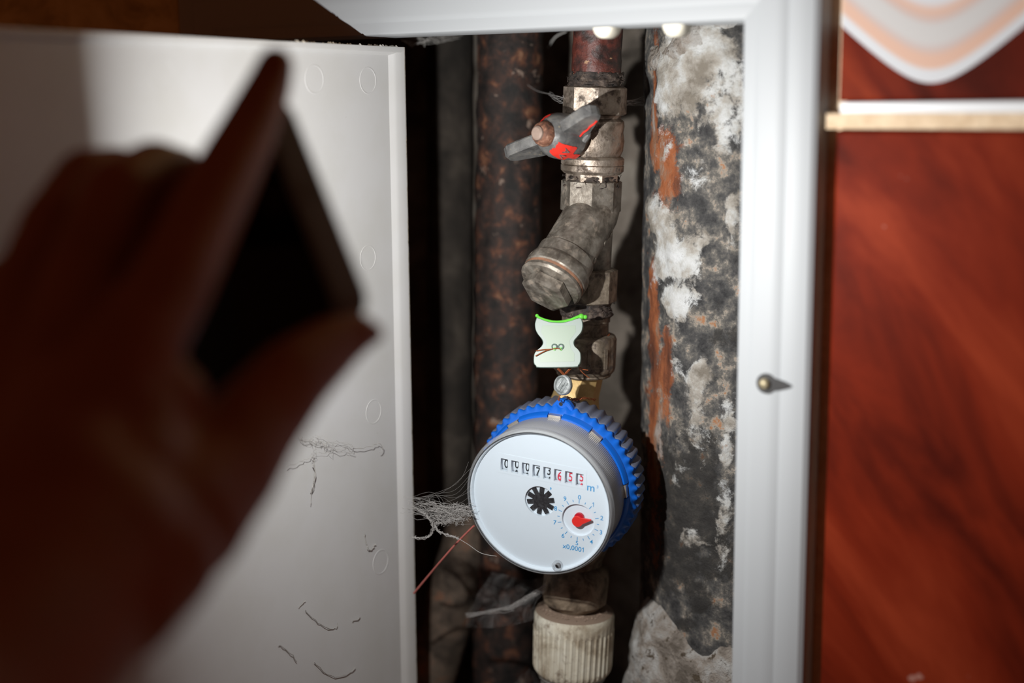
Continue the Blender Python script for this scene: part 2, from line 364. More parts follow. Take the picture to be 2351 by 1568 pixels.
def circ(cx, cy, r, n=64): return [(cx+r*math.cos(2*math.pi*k/n), cy+r*math.sin(2*math.pi*k/n)) for k in range(n)]
def place(name, me, M_, mat, parent, smooth=False):
    me.transform(M_); me.materials.clear(); return link(name, me, mat, parent, smooth)

# ------------------------------------------------------------------ setting: shaft and tiled wall
IX0, IX1, IZ0, IZ1 = -153.0, 140.0, 1041.0, 1434.6     # clear opening of the hatch
OX0, OX1, OZ0, OZ1 = -188.0, 174.5, 1006.0, 1470.0     # outside of the hatch frame
def struct(name, mb, mat, smooth=False): return tag(mb.build(name, mat, None, smooth), kind='structure')
wf = MB()
for a, b in (((-420, 11, 900), (-158, 45, 1620)), ((145, 11, 900), (520, 45, 1620)), ((-158, 11, 1440), (145, 45, 1620)), ((-158, 11, 900), (145, 45, 1036))): wf.box(a, b)
wall_front = struct('wall_front', wf, M['mortar'])
def rough_plane(o, ux, uy, nu, nv, amp, sc):
    mb = MB(); vs = []; fs = []; n = V(ux).cross(V(uy)).normalized()
    for i in range(nu+1):
        for j in range(nv+1):
            p = V(o)+V(ux)*(i/nu)+V(uy)*(j/nv); vs.append(p + n*amp*noise.fractal(p*sc, 0.9, 2.0, 5))
    for i in range(nu):
        for j in range(nv): a = i*(nv+1)+j; fs.append((a, a+1, a+nv+2, a+nv+1))
    return mb.add(vs, fs)
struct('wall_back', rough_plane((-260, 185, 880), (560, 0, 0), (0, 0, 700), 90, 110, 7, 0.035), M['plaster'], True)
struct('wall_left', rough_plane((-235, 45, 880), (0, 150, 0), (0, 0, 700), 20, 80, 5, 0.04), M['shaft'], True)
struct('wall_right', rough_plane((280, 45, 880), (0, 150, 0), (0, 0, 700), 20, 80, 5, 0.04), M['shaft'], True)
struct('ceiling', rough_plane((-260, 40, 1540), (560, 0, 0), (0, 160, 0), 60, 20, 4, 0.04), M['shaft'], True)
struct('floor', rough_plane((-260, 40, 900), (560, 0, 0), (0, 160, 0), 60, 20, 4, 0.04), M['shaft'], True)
def tile(name, x0, z0, x1, z1, mat, y0=4.5, parent=wall_front, bev=1.2):
    mb = MB(); e = bev
    vs = [(x0, y0+e, z0), (x1, y0+e, z0), (x1, y0+e, z1), (x0, y0+e, z1), (x0+e, y0, z0+e), (x1-e, y0, z0+e), (x1-e, y0, z1-e), (x0+e, y0, z1-e),
          (x0, 11.5, z0), (x1, 11.5, z0), (x1, 11.5, z1), (x0, 11.5, z1)]
    fs = [(4, 5, 6, 7), (0, 1, 5, 4), (1, 2, 6, 5), (2, 3, 7, 6), (3, 0, 4, 7), (8, 9, 1, 0), (9, 10, 2, 1), (10, 11, 3, 2), (11, 8, 0, 3)]
    return mb.add(vs, fs).build(name, mat, parent, False)
tile('tile', 180, 1088, 476, 1389, M['red_tile'], 5.5)
tile('tile', 180, 905, 476, 1085, M['red_tile'], 5.5)
tag(tile('tile', 181, 1401, 330, 1466, M['swag_tile']), 'red tile with a white and peach swag print')
tag(tile('tile_strip', 182, 1396.0, 476, 1400.6, M['tile_edge'], 3.5, bev=0.6), 'thin white glazed strip above the grout')
tag(tile('grout_line', 176, 1389.6, 476, 1396.2, M['mortar'], 3.9, bev=0.5), 'beige grout bead under the white strip')
for z in (919, 1122, 1325): tile('tile', -389, z, -191, z+200, M['cream_tile'])
for x in (-389, -187, 15, 217): tile('tile', x, 1528 if x < -300 else (1474 if x < 200 else 1570), x+199, 1618, M['cream_tile'])
tag(tile('tile', 333, 1401, 495, 1466, M['swag_tile']), 'red tile with a white and peach swag print')
for x in (176, 379): tile('tile', x, 1469, min(x+200, 515), 1567, M['red_tile'])
for x in (-187, -6): tile('tile', x, 905, x+178, 1002, M['cream_tile'])

# ------------------------------------------------------------------ hatch frame
hf = thing('hatch_frame', 'white plastic access hatch frame around the pipe opening in the tiled wall', 'frame', (0, 0, IZ0))
PROF = [(0, 26), (0, 2.0), (0.5, 0.8), (1.6, 0.2), (6.0, -0.1), (7.2, -1.0), (9, -1.5), (15, -1.9), (19, -2.1), (21, -1.5), (23, -2.0), (29, -1.9), (32, -1.2), (33.8, 0.4), (34.5, 2.2), (34.5, 10.8), (31, 10.8), (3, 10.8), (2.2, 26)]
RC = 2.0
def rail(c0, c1, n0, n1):
    """one mitred rail from inner corner c0 to c1; n0/n1 are the corner mitre vectors (outward)"""
    mb = MB(); vs = []; k = len(PROF); N = 2
    for (c, nn) in ((c0, n0), (c1, n1)):
        for (u, y) in PROF: vs.append((c[0]+nn[0]*u, y, c[1]+nn[1]*u))
    fs = [(j, (j+1) % k, k+(j+1) % k, k+j) for j in range(k)] + [tuple(range(k)), tuple(range(2*k-1, k-1, -1))]
    return mb.add(vs, fs)
cs = [(IX0, IZ0), (IX1, IZ0), (IX1, IZ1), (IX0, IZ1)]; ns = [(-1, -1), (1, -1), (1, 1), (-1, 1)]
for k in range(4):
    rail(cs[k], cs[(k+1) % 4], ns[k], ns[(k+1) % 4]).build('rail', M['white_plastic'], hf, True, 25)
for px, py in ((1390, 66), (1551, 62)):                       # round lugs peeping under the top rail
    c = wall(px, py, 12); mb = MB(frame((c.x, 8, c.z+1.0), (0, 1, 0)))
    mb.lathe([(0, 0), (3.6, 0), (4.8, 0.8), (5.4, 2.0), (5.4, 9), (4.6, 10), (0, 10)], 32); mb.build('lug', M['clip_plastic'], hf)
c = wall(1760, 880, -2)                                        # latch screw, its cast shadow put in as a dark teardrop plate
mb = MB(frame((c.x, -2.35, c.z), (0, -1, 0), (1, 0, 0)))
shadow_shape = [(4.4*math.cos(a), 4.4*math.sin(a)) for a in [math.radians(40+i*280/24) for i in range(25)]] + [(8.5, -1.6), (11.0, -0.5), (11.4, 0), (11.0, 0.5), (8.5, 1.6)]
lb = mb.extrude([(p[0], -p[1]) for p in shadow_shape][::-1], 0, 0.35).build('screw_shadow', M['dark'], hf, False)
tag(lb, 'dark teardrop painted as the screw shadow on the right rail')
mb = MB(frame((c.x-0.4, -2.6, c.z), (0, -1, 0)))
mb.lathe([(2.3, 0), (2.3, 1.2), (1.9, 2.0), (1.0, 2.5), (0, 2.6)], 24)
tag(mb.build('latch_screw', mottled('old_brass_screw', [(0.3, (0.22, 0.18, 0.10)), (0.7, (0.48, 0.42, 0.28))], 400, 0.45, 0.4), hf), 'small round brass screw head')

# ------------------------------------------------------------------ hatch door, swung open at a right angle to the wall
DX = -55.0
hd = thing('hatch_door', 'white plastic hatch door standing open at the left, grimy along its edge', 'door', (DX, -100, IZ0))
DY0, DY1, DZ0, DZ1 = -262.0, 22.5, 1036.0, 1429.6
mb = MB(); mb.box((DX-3, DY0, DZ0), (DX, DY1-0.6, DZ1)); mb.build('panel', M['door'], hd, False)
mb = MB(); e = 11.0
prof = [(0, 0), (0, 1.9), (0.5, 2.3), (6.8, 2.0), (8.4, 1.3), (e, 0)]
vs = [(DX+h, DY1-u, z) for z in (DZ0, DZ1) for (u, h) in prof]; k = len(prof)
mb.add(vs, [(j, j+1, k+j+1, k+j) for j in range(k-1)]+[tuple(range(k)), tuple(range(2*k-1, k-1, -1)), (k-1, 0, k, 2*k-1)])
mb.build('edge_lip', M['door'], hd, True, 30)
mb = MB(); prof = [(0, 0), (0, 2.2), (0.6, 2.4), (2.6, 2.2), (3.4, 1.4), (4.2, 0)]
vs = [(DX+h, y, DZ1-u) for y in (DY0, DY1-1) for (u, h) in prof]; k = len(prof)
mb.add(vs, [(j, j+1, k+j+1, k+j) for j in range(k-1)]+[tuple(range(k)), tuple(range(2*k-1, k-1, -1)), (k-1, 0, k, 2*k-1)])
mb.build('top_lip', M['door'], hd, True, 30)
mb = MB()                                                       # grimy outer edge with crumbs of dirt
mb.box((DX-3, DY1-0.7, DZ0), (DX+1.9, DY1+0.5, DZ1)); 
for k in range(60):
    z = random.uniform(1095, 1425); p = V((DX+random.uniform(-1, 1.6), DY1+0.4, z)); r = random.uniform(0.25, 0.8)
    mb.add(*[(lambda q: ([p+V(v)*r for v in q[0]], q[1]))(([(1,0,0),(-1,0,0),(0,1,0),(0,-1,0),(0,0,1),(0,0,-1)], [(0,2,4),(2,1,4),(1,3,4),(3,0,4),(2,0,5),(1,2,5),(3,1,5),(0,3,5)]))][0])
for k in range(70):
    y = random.uniform(-60, DY1); p = V((DX+random.uniform(-2, 1.8), y, DZ1+0.1)); r = random.uniform(0.3, 1.0)
    mb.add([p+V(v)*r for v in [(1,0,0),(-1,0,0),(0,1.6,0),(0,-1.6,0),(0,0,1),(0,0,-1)]], [(0,2,4),(2,1,4),(1,3,4),(3,0,4),(2,0,5),(1,2,5),(3,1,5),(0,3,5)])
tag(mb.build('edge_grime', M['door_grime'], hd, False), 'yellowed dirt along the door edge')
for px, py, r in ((722, 182, 6.6), (845, 185, 6.4), (370, 170, 7.0), (845, 592, 6.2), (858, 945, 6.2), (874, 1290, 6.4)):
    c = onx(px, py, DX); mb = MB(frame((DX+0.02, c.y, c.z), (1, 0, 0)))
    mb.lathe([(r-0.45, -0.2), (r-0.4, 0.10), (r-0.1, 0.16), (r+0.2, 0.10), (r+0.3, -0.2)], 48, cap=False)
    mb.build('mould_mark', M['door'], hd)

# ------------------------------------------------------------------ pipes in the shaft
PA, PB = V((37.0, 60, 1423.7)), V((23.4, 60, 1116.2))
AX = (PA-PB).normalized()
PO = PB + AX*((1213.0-PB.z)/AX.z)                                # point of the pipe axis at z = 1213
MP = frame(PO, AX, (1, 0, 0))                                   # local z up along the water pipe, local y into the wall
def lz(py): return (wall(1345, py, 60).z-1213.0)/AX.z            # height along the pipe of an image row

def noisy_pipe(a, b, r, seed, amp=0.6, n=56, seg=90, sc=0.11):
    mb = MB(frame(a, b-a)); L = (b-a).length
    prof = [(r, L*j/seg) for j in range(seg+1)]
    return mb.lathe(prof, n, rfun=lambda rr, z, t, j: rr + amp*noise.fractal(V((math.cos(t)*rr*sc, math.sin(t)*rr*sc, z*sc*0.7+seed)), 0.9, 2.0, 4))
rp = thing('riser_pipe', 'thick rusty dark vertical pipe behind the valve', 'pipe', wall(1168, 900, 112))
a, b = wall(1172, 90, 112), wall(1163, 900, 112); d = (a-b).normalized()
noisy_pipe(b-d*190, a+d*60, 18.3, 2.2, 0.9).build('pipe', M['rust_dark'], rp)
bp = thing('bent_pipe', 'sooty slanting pipe at lower left behind the meter', 'pipe', wall(1000, 1560, 92))
a, b = wall(1086, 1215, 106), wall(985, 1560, 84); d = (a-b).normalized()
noisy_pipe(b-d*70, a+d*9, 15.5, 7.1, 0.5).build('pipe', M['rust_black'], bp)
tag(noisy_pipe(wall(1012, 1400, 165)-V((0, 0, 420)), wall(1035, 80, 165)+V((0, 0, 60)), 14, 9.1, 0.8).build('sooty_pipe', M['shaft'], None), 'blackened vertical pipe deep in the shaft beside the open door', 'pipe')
# big drain pipe with flaking coats
DR = 62.0
dl = wall(1497, 700, 118); DC = V((dl.x+DR*0.93, 130, 0))
PATCH = [  # (image x, image y, half width mm, half height mm, channel 0 pale coat / 1 rust, strength)
    (1600, 130, 26, 40, 0, 1.0), (1540, 180, 14, 36, 0, 1.0), (1660, 260, 16, 26, 0, .75), (1530, 560, 15, 24, 0, 1.1), (1580, 600, 14, 22, 0, .85), (1510, 500, 12, 14, 0, 1),
    (1545, 700, 12, 16, 0, .9), (1605, 870, 8, 22, 0, .9), (1600, 960, 8, 20, 0, .8), (1560, 820, 7, 14, 0, .55), (1670, 1010, 5, 30, 0, .75), (1665, 1180, 6, 30, 0, .65), (1680, 500, 5, 18, 0, .9),
    (1620, 410, 22, 20, 0, .42), (1600, 1240, 14, 8, 0, .6), (1560, 1010, 8, 25, 0, .5),
    (1535, 380, 12, 34, 1, 1.0), (1500, 760, 9, 60, 1, 1.1), (1530, 860, 7, 40, 1, .9), (1500, 1010, 10, 60, 1, .9), (1505, 230, 6, 60, 1, .9), (1500, 1200, 14, 40, 1, .6),
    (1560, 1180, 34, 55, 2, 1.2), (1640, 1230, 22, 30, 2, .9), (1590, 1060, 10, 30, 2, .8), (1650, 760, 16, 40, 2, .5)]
def drain():
    n, seg, L0, L1 = 150, 300, 930.0, 1520.0
    cents = []
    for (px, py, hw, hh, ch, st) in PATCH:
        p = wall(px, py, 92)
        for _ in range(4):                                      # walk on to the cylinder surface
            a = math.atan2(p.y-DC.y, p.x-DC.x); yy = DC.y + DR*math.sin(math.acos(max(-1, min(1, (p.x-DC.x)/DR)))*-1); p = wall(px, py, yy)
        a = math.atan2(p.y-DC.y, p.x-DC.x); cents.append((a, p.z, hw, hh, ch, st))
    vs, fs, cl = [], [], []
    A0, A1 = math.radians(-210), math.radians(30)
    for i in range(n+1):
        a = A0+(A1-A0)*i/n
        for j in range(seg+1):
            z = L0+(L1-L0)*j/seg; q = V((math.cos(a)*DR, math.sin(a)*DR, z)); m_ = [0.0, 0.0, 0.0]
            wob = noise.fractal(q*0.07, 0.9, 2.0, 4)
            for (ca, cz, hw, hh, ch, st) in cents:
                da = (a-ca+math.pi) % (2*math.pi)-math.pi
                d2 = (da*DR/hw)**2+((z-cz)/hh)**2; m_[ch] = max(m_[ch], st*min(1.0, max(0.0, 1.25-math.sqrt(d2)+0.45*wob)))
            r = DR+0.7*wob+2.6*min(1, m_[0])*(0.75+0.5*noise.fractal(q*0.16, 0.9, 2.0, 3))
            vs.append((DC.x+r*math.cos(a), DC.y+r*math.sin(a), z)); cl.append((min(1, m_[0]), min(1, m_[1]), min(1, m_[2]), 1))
    for i in range(n):
        for j in range(seg): q = i*(seg+1)+j; fs.append((q, q+1, q+seg+2, q+seg+1))
    me = bpy.data.meshes.new('m'); me.from_pydata(vs, [], fs)
    ca = me.color_attributes.new('patch', 'FLOAT_COLOR', 'POINT')
    for k, c_ in enumerate(cl): ca.data[k].color = c_
    return me
dp = thing('drain_pipe', 'wide old drain pipe with flaking grey paint, rust streaks and cement', 'pipe', (DC.x, DC.y, 930))
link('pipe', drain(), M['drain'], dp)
def lump(px, py, Y, sx, sy, sz, seed, name, parent, mat, n=90):
    c = wall(px, py, Y); vs, fs = [], []
    for i in range(n+1):
        t = math.pi*i/n
        for j in range(n):
            q = 2*math.pi*j/n; d = V((math.sin(t)*math.cos(q), math.sin(t)*math.sin(q), math.cos(t)))
            wq = V((d.x*sx, d.y*sy, d.z*sz)); k = 1+0.10*noise.noise(d*1.6+V((seed, 0, 0)))+0.055*noise.fractal(wq*0.07+V((seed, 4, 0)), 1.0, 2.0, 4)
            sq = 1/max(abs(d.x)**4+abs(d.y)**4+abs(d.z)**4, 1e-6)**0.25*0.35+0.65
            vs.append(c+V((d.x*sx, d.y*sy, d.z*sz))*k*sq)
    for i in range(n):
        for j in range(n): fs.append((i*n+j, i*n+(j+1) % n, (i+1)*n+(j+1) % n, (i+1)*n+j))
    return MB().add(vs, fs).build(name, mat, parent)
tag(lump(1672, 1545, 112, 54, 50, 56, 3.3, 'cement_collar', dp, M['cement']), 'pale crumbling cement around the pipe foot')
tag(lump(1720, 95, 118, 46, 50, 28, 8.3, 'cement_collar', dp, M['cement']), 'grey cement smeared round the pipe top')

# ------------------------------------------------------------------ water pipe, valve, strainer, union
def part(name, parent, mat, fn, rough=0.0, sc=0.2, angle=35, frame_=None):
    mb = MB(MP if frame_ is None else frame_); fn(mb)
    if rough: mb.rough(rough, sc, len(mb.v) % 7)
    return mb.build(name, mat, parent, True, angle)
wp = thing('water_pipe', 'red-brown painted water pipe coming down above the valve', 'pipe', PO+AX*lz(195))
ztop = lz(195)
def f(mb):
    L = 100; prof = [(12.3, ztop-4+L*j/70) for j in range(71)]
    mb.lathe(prof, 64, rfun=lambda r, z, t, j: r+0.5*noise.fractal(V((math.cos(t)*2, math.sin(t)*2, z*0.12)), 0.9, 2, 4))
part('pipe', wp, M['pipe_red'], f)
def sealant(parent, z0, z1, r, seed=0):
    def f(mb):
        prof = [(r*0.9, z0-1.5)]+[(r+0.25*math.sin(j*1.3)+(0.5 if j < 5 else 0)-0.09*max(0, j-8), z0+(z1-z0)*j/12) for j in range(13)]
        mb.lathe(prof, 72, rfun=lambda rr, z, t, j: rr+0.9*noise.fractal(V((math.cos(t)*4, math.sin(t)*4, z*0.5+seed)), 0.7, 2, 5))
        for k in range(26):                                      # loose hemp fibres
            a = random.uniform(0, 6.28); z = random.uniform(z0, z1); p = V((math.cos(a)*r, math.sin(a)*r, z))
            q = [p, p+V((math.cos(a+.5), math.sin(a+.5), random.uniform(-.6, .6)))*random.uniform(.8, 2.0), p+V((math.cos(a+.9)*2.0, math.sin(a+.9)*2.0, random.uniform(-2, 2)))]
            mb.tube([MP @ v for v in spline(q, 3)], 0.16, 4, Matrix.Identity(4))
    return tag(part('thread_sealant', parent, M['sealant'], f), 'black hemp and sealant round the thread')
sealant(wp, lz(202), lz(166), 13.0, 1)

bv = thing('ball_valve', 'tarnished nickel ball valve with grey butterfly handle flecked red', 'valve', PO+AX*lz(400))
RO_ = math.radians(-96)
part('hex_end', bv, M['brass_nickel'], lambda mb: mb.prism(8, 15.9, lz(264), lz(198), None, 1.3, math.radians(-101)), 0.25, 0.3)
def f(mb):
    mb.lathe([(13.0, lz(268)), (13.6, lz(262))], 48)
    a, b = lz(358), lz(264)
    prof = [(12.6, a-1), (13.5, a), (14.8, a+3), (15.2, a+8), (14.6, a+12), (15.3, a+15), (14.9, a+17.5), (13.0, b-1.5), (13.2, b)]
    mb.lathe(prof, 72, rfun=lambda r, z, t, j: r+0.55*noise.fractal(V((math.cos(t)*2.4, math.sin(t)*2.4, z*0.16)), 0.9, 2, 3))
part('valve_body', bv, M['brass_nickel'], f)
part('body_ring', bv, M['brass_nickel'], lambda mb: mb.lathe([(14.2, lz(398)), (15.0, lz(394)), (15.7, lz(391)), (15.8, lz(379)), (15.3, lz(377.6)), (15.8, lz(376)), (15.8, lz(364)), (15.0, lz(359)), (13.8, lz(357))], 72))
part('tail_collar', bv, M['brass_nickel'], lambda mb: mb.prism(8, 13.9, lz(416), lz(396), None, 0.6, RO_+0.2))
# handle: stem axis leaves the body to the left and towards the viewer
HA = camdir(-0.68, -0.02, 0.73); HO = PO+AX*lz(322)
wing = camdir(0.77, 0.32, 0.88); HM = frame(HO, HA, wing)
def f(mb): mb.lathe([(8.0, 8), (8.0, 15), (6.5, 16), (6.5, 22)], 32); 
part('stem_housing', bv, M['brass_nickel'], f, 0.15, 0.3, frame_=HM)
hb = part('handle', bv, M['handle_grey'], lambda mb: mb.lathe([(5, 17), (10.4, 17.2), (11.2, 18.2), (11.4, 22), (11.0, 28), (9.6, 32), (7.8, 34.5), (6.2, 36), (5.4, 36.5), (0, 36.5)], 48), 0.2, 0.25, frame_=HM)
def wing_part(sg):
    def f(mb):
        # paddle outline in (along wing, along axis); thickness across
        pts = [(6.0, 19.0), (15, 21.0), (27.0, 27.5), (29.4, 29.2), (30.0, 31.8), (28.8, 34.8), (26.0, 36.2), (14, 34.6), (6.0, 33.0)]
        T = HM @ Matrix(((sg, 0, 0, 0), (0, 0.20, 1, -0.20*28), (0, 1, 0, 0), (0, 0, 0, 1)))
        mb.extrude(pts, -2.9, 2.9, T, 0.9)
    return part('wing', bv, M['handle_grey'], f, 0.15, 0.2, 30, frame_=HM)
wing_part(1); wing_part(-1)
sn = part('stem_nut', bv, M['rust_nut'], lambda mb: mb.lathe([(6.0, 35), (6.3, 36.5), (6.0, 38.5), (5.0, 40.2), (3.6, 41.0), (0, 41.2)], 24), 0.35, 0.35, frame_=HM)
tag(sn, 'rusty brown nut on the stem')
part('stem_tip', sn, M['nut_tip'], lambda mb: mb.lathe([(3.4, 40), (3.4, 42.2), (2.6, 43), (0, 43.1)], 24), 0.12, 0.6, frame_=HM)
def patch_on_hub(name, a0, a1, z0, z1, seed, push=0.35):
    vs, fs = [], []; n = 14
    def hr(z):
        P_ = [(17, 10.3), (18.2, 11.2), (22, 11.4), (28, 11.0), (32, 9.6), (34.5, 7.8), (36, 6.2), (36.5, 5.4), (37, 5.0)]
        for (za, ra), (zb, rb) in zip(P_, P_[1:]):
            if za <= z <= zb: return ra+(rb-ra)*(z-za)/(zb-za)
        return 10.3
    for i in range(n+1):
        for j in range(n+1):
            a = a0+(a1-a0)*i/n; w_ = 1.6*noise.noise(V((a*6, seed, 0))); z = z0+(z1-z0)*j/n + (w_ if j in (0, n) else 0)
            a += 0.07*noise.noise(V((z*0.8, seed+4, 0))) if i in (0, n) else 0; r = hr(min(37, max(17, z)))+push
            vs.append((r*math.cos(a), r*math.sin(a), z))
    for i in range(n):
        for j in range(n): q = i*(n+1)+j; fs.append((q, q+1, q+n+2, q+n+1))
    mb = MB(HM); mb.add(vs, fs); return tag(mb.build(name, M['red_paint'], hb), 'bright red paint left on the handle')
def hub_angle(px, py, z):
    q = HM.inverted() @ onpl(px, py, HO+HA*z, HA); return math.atan2(q.y, q.x)
def hub_dir(d):
    q = HM.inverted().to_3x3() @ d; return math.atan2(q.y, q.x)
ac, ad = hub_dir(-FWD), hub_dir(-UPV); dd = (ad-ac+math.pi) % (2*math.pi)-math.pi; a = ac+0.66*dd
patch_on_hub('red_patch', a-0.46, a+0.46, 24.0, 34.5, 1.0)
a2 = hub_angle(1318, 352, 20); patch_on_hub('red_patch', a2-0.16, a2+0.16, 17.6, 21.5, 2.0)
a2 = hub_angle(1300, 322, 22); patch_on_hub('red_patch', a2-0.16, a2+0.13, 20, 25.5, 3.0)
a2 = hub_angle(1222, 283, 36); patch_on_hub('red_patch', a2-0.6, a2+0.5, 33.8, 36.2, 4.0)
a2 = hub_angle(1257, 300, 34); patch_on_hub('red_patch', a2-0.25, a2+0.3, 30.5, 34.6, 5.0)
# raised letters on the painted patch
for k, ch in enumerate('VA'):
    aa = a-0.17*(1 if dd > 0 else -1)*(2*k-1); z = 29.0; r = 11.0
    nrm = V((math.cos(aa), math.sin(aa), 0.42)); T = HM @ frame(V((r*math.cos(aa), r*math.sin(aa), z)), nrm, V((math.sin(aa), -math.cos(aa), 0)))
    place('raised_letter', text_mesh(ch, 4.6, 0.0, 0.35), T, M['handle_grey'], hb)
mb = MB(HM)                                                     # red line left under the right wing
mb.tube([V((x, -3.1+0.20*(20.3+0.32*x-28), 20.3+0.32*x+0.25*math.sin(x))) for x in range(8, 27)], 0.5, 6); tag(mb.build('red_patch', M['red_paint'], hb), 'thin red paint line under the wing')
mb = MB(HM)
aq = hub_angle(1330, 310, 20)
mb.tube([V((math.cos(aq+t)*(12.2+1.2*math.cos(t*9)), math.sin(aq+t)*(12.2+1.2*math.cos(t*9)), 20)) for t in [-.3+.6*i/10 for i in range(11)]], 1.5, 8)
mb.build('handle_stop', M['handle_grey'], hb)

ys = thing('y_strainer', 'dusty bronze Y strainer with an angled hex-capped branch below the valve', 'strainer', PO+AX*lz(700))
sealant(ys, lz(428), lz(402), 13.3, 5)
part('hex_end', ys, M['dull_bronze'], lambda mb: mb.prism(8, 15.2, lz(486), lz(412), None, 1.3, math.radians(-104.5)), 0.2, 0.2)
zt, zb = lz(486), lz(618)
part('strainer_body', ys, M['dull_bronze'], lambda mb: mb.lathe([(10.5, zb-1), (11.6, zb+1), (11.6, zt-8), (12.8, zt-3), (13.6, zt+1)], 56), 0.25, 0.15)
part('hex_end', ys, M['bronze_dark'], lambda mb: mb.prism(8, 15.0, lz(692), lz(614), None, 1.3, math.radians(-104.5)), 0.25, 0.2)
BA = (RGT*-0.456 - UPV*0.776 - FWD*0.44).normalized(); BO = PO+AX*lz(493)+V((1.5, -2, 0))
BX = (RGT*0.86-UPV*0.5).normalized(); BM = frame(BO, BA, BX)
def f(mb):
    mb.lathe([(6, -12), (12.0, -8), (13.2, -2), (13.4, 10), (13.4, 27), (14.6, 28.2), (14.8, 34), (15.0, 35)], 72)
part('strainer_branch', ys, M['dull_bronze'], f, 0.25, 0.15, frame_=BM)
part('branch_seam', ys, M['dull_bronze'], lambda mb: mb.tube([BM @ V((13.45*math.cos(2.75), 13.45*math.sin(2.75), z)) for z in range(-4, 28, 2)], 0.45, 6, Matrix.Identity(4)))
part('branch_ring', ys, M['dull_bronze'], lambda mb: mb.lathe([(14.8, 34.5), (15.9, 35.6), (16.4, 37.5), (16.4, 41.5), (15.7, 42.4)], 72), 0.15, 0.2, frame_=BM)
part('gasket_ring', ys, mottled('copper_gasket', [(0.35, (0.20, 0.12, 0.08)), (0.7, (0.40, 0.20, 0.12))], 150, 0.5, 0.3), lambda mb: mb.lathe([(15.2, 42.0), (16.0, 42.3), (16.0, 43.4), (15.0, 43.8)], 72), frame_=BM)
cp = part('strainer_cap', ys, M['dull_bronze'], lambda mb: mb.lathe([(15.0, 43.2), (16.0, 43.9), (16.2, 45.4), (15.2, 46.6), (11, 47.2), (0, 47.3)], 72), 0.15, 0.2, frame_=BM)
part('hex_head', cp, M['dull_bronze'], lambda mb: mb.prism(6, 12.6, 46.8, 53.4, None, 1.8, math.radians(8)), 0.3, 0.15, frame_=BM)
for (a_, z_) in ((0.25, 12), (0.3, 24), (0.12, 5)):
    part('casting_nub', ys, M['dull_bronze'], lambda mb: mb.lathe([(1.9, -0.6), (1.9, 0.3), (1.3, 0.7), (0, 0.6)], 16, BM @ frame(V((13.2*math.cos(a_), 13.2*math.sin(a_), z_)), V((math.cos(a_), math.sin(a_), 0)))))

un = thing('union_nut', 'brown tarnished union nut and nipple behind the milky green seal tag', 'pipe fitting', PO+AX*lz(850))
sealant(un, lz(722), lz(690), 12.6, 9)
part('nipple', un, M['bronze_dark'], lambda mb: mb.lathe([(11.6, lz(772)), (11.6, lz(738)), (12.2, lz(736)), (12.2, lz(720)), (11.5, lz(712))], 56), 0.3, 0.25)
def f(mb):
    a, b = lz(852), lz(765)
    mb.lathe([(13.0, a-1.5), (14.6, a), (15.7, a+1.2), (16.0, a+3), (16.0, b-2.4), (15.2, b-0.7), (13.4, b), (11, b)], 72, rfun=lambda r, z, t, j: r-(0.5 if (j in (3, 4) and math.cos(8*t+.6) > .93) else 0))
part('nut', un, M['bronze_dark'], f, 0.25, 0.2)
for a_ in (-100, -52, -20):
    a_ = math.radians(a_); c0 = V((15.9*math.cos(a_), 15.9*math.sin(a_), (lz(852)+lz(765))/2-1))
    part('rib', un, M['bronze_dark'], lambda mb: mb.box((-0.9, -0.8, -5), (0.9, 0.8, 5), MP @ frame(c0, (0, 0, 1), (-math.sin(a_), math.cos(a_), 0))), 0.1, 0.4)
part('collar_ring', un, M['bronze_dark'], lambda mb: mb.lathe([(11, lz(862)), (13.6, lz(861)), (14.0, lz(858)), (13.4, lz(850))], 56), 0.15, 0.3)

# ------------------------------------------------------------------ water meter
MF, MR = at(1240, 1151, 695), at(1285, 1103, 719)
MA = (MF-MR).normalized()
q1, q2 = onpl(1150, 1065, MF, MA), onpl(1340, 1103, MF, MA)
MM_ = frame(MF, MA, q2-q1)                                      # local x along the digits, y up the dial, z out of the dial
wm = thing('water_meter', 'round white dial water meter with blue seal ring, reading 00073655', 'water meter', PO)
# brass body: inlet spout, flow chamber, outlet
part('flow_chamber', wm, M['brass'], lambda mb: mb.lathe([(12, -62), (26, -58), (33, -50), (35, -42), (35, -30)], 64), frame_=MM_)
fi = MM_ @ V((-4, 33, -44))
def f(mb):
    top, bot = PO+AX*lz(848), PO+AX*(lz(935)-2)
    T = frame(top, (bot-top), (1, 0, 0)); L = (bot-top).length+6
    vs, fs = [], []; prof = [(10.6, 0), (11.0, 4), (12.2, L*.55), (15.0, L*.85), (17.5, L)]
    n = 8
    for i in range(n):
        a_ = 2*math.pi*(i+.35)/n
        for (r, z) in prof: vs.append((r*math.cos(a_)-z*0.30, r*math.sin(a_), z))
    k = len(prof)
    for i in range(n):
        for j in range(k-1): fs.append((i*k+j, ((i+1) % n)*k+j, ((i+1) % n)*k+j+1, i*k+j+1))
    mb.add(vs, fs, T)
tag(part('inlet_spout', wm, M['brass'], f, 0, 0.2, 25), 'clean yellow brass inlet')
part('outlet_spout', wm, M['dirty_brass'], lambda mb: mb.lathe([(13, lz(1310)), (13.5, lz(1285)), (17, lz(1250)), (18, lz(1200))], 48), 0.4, 0.15)
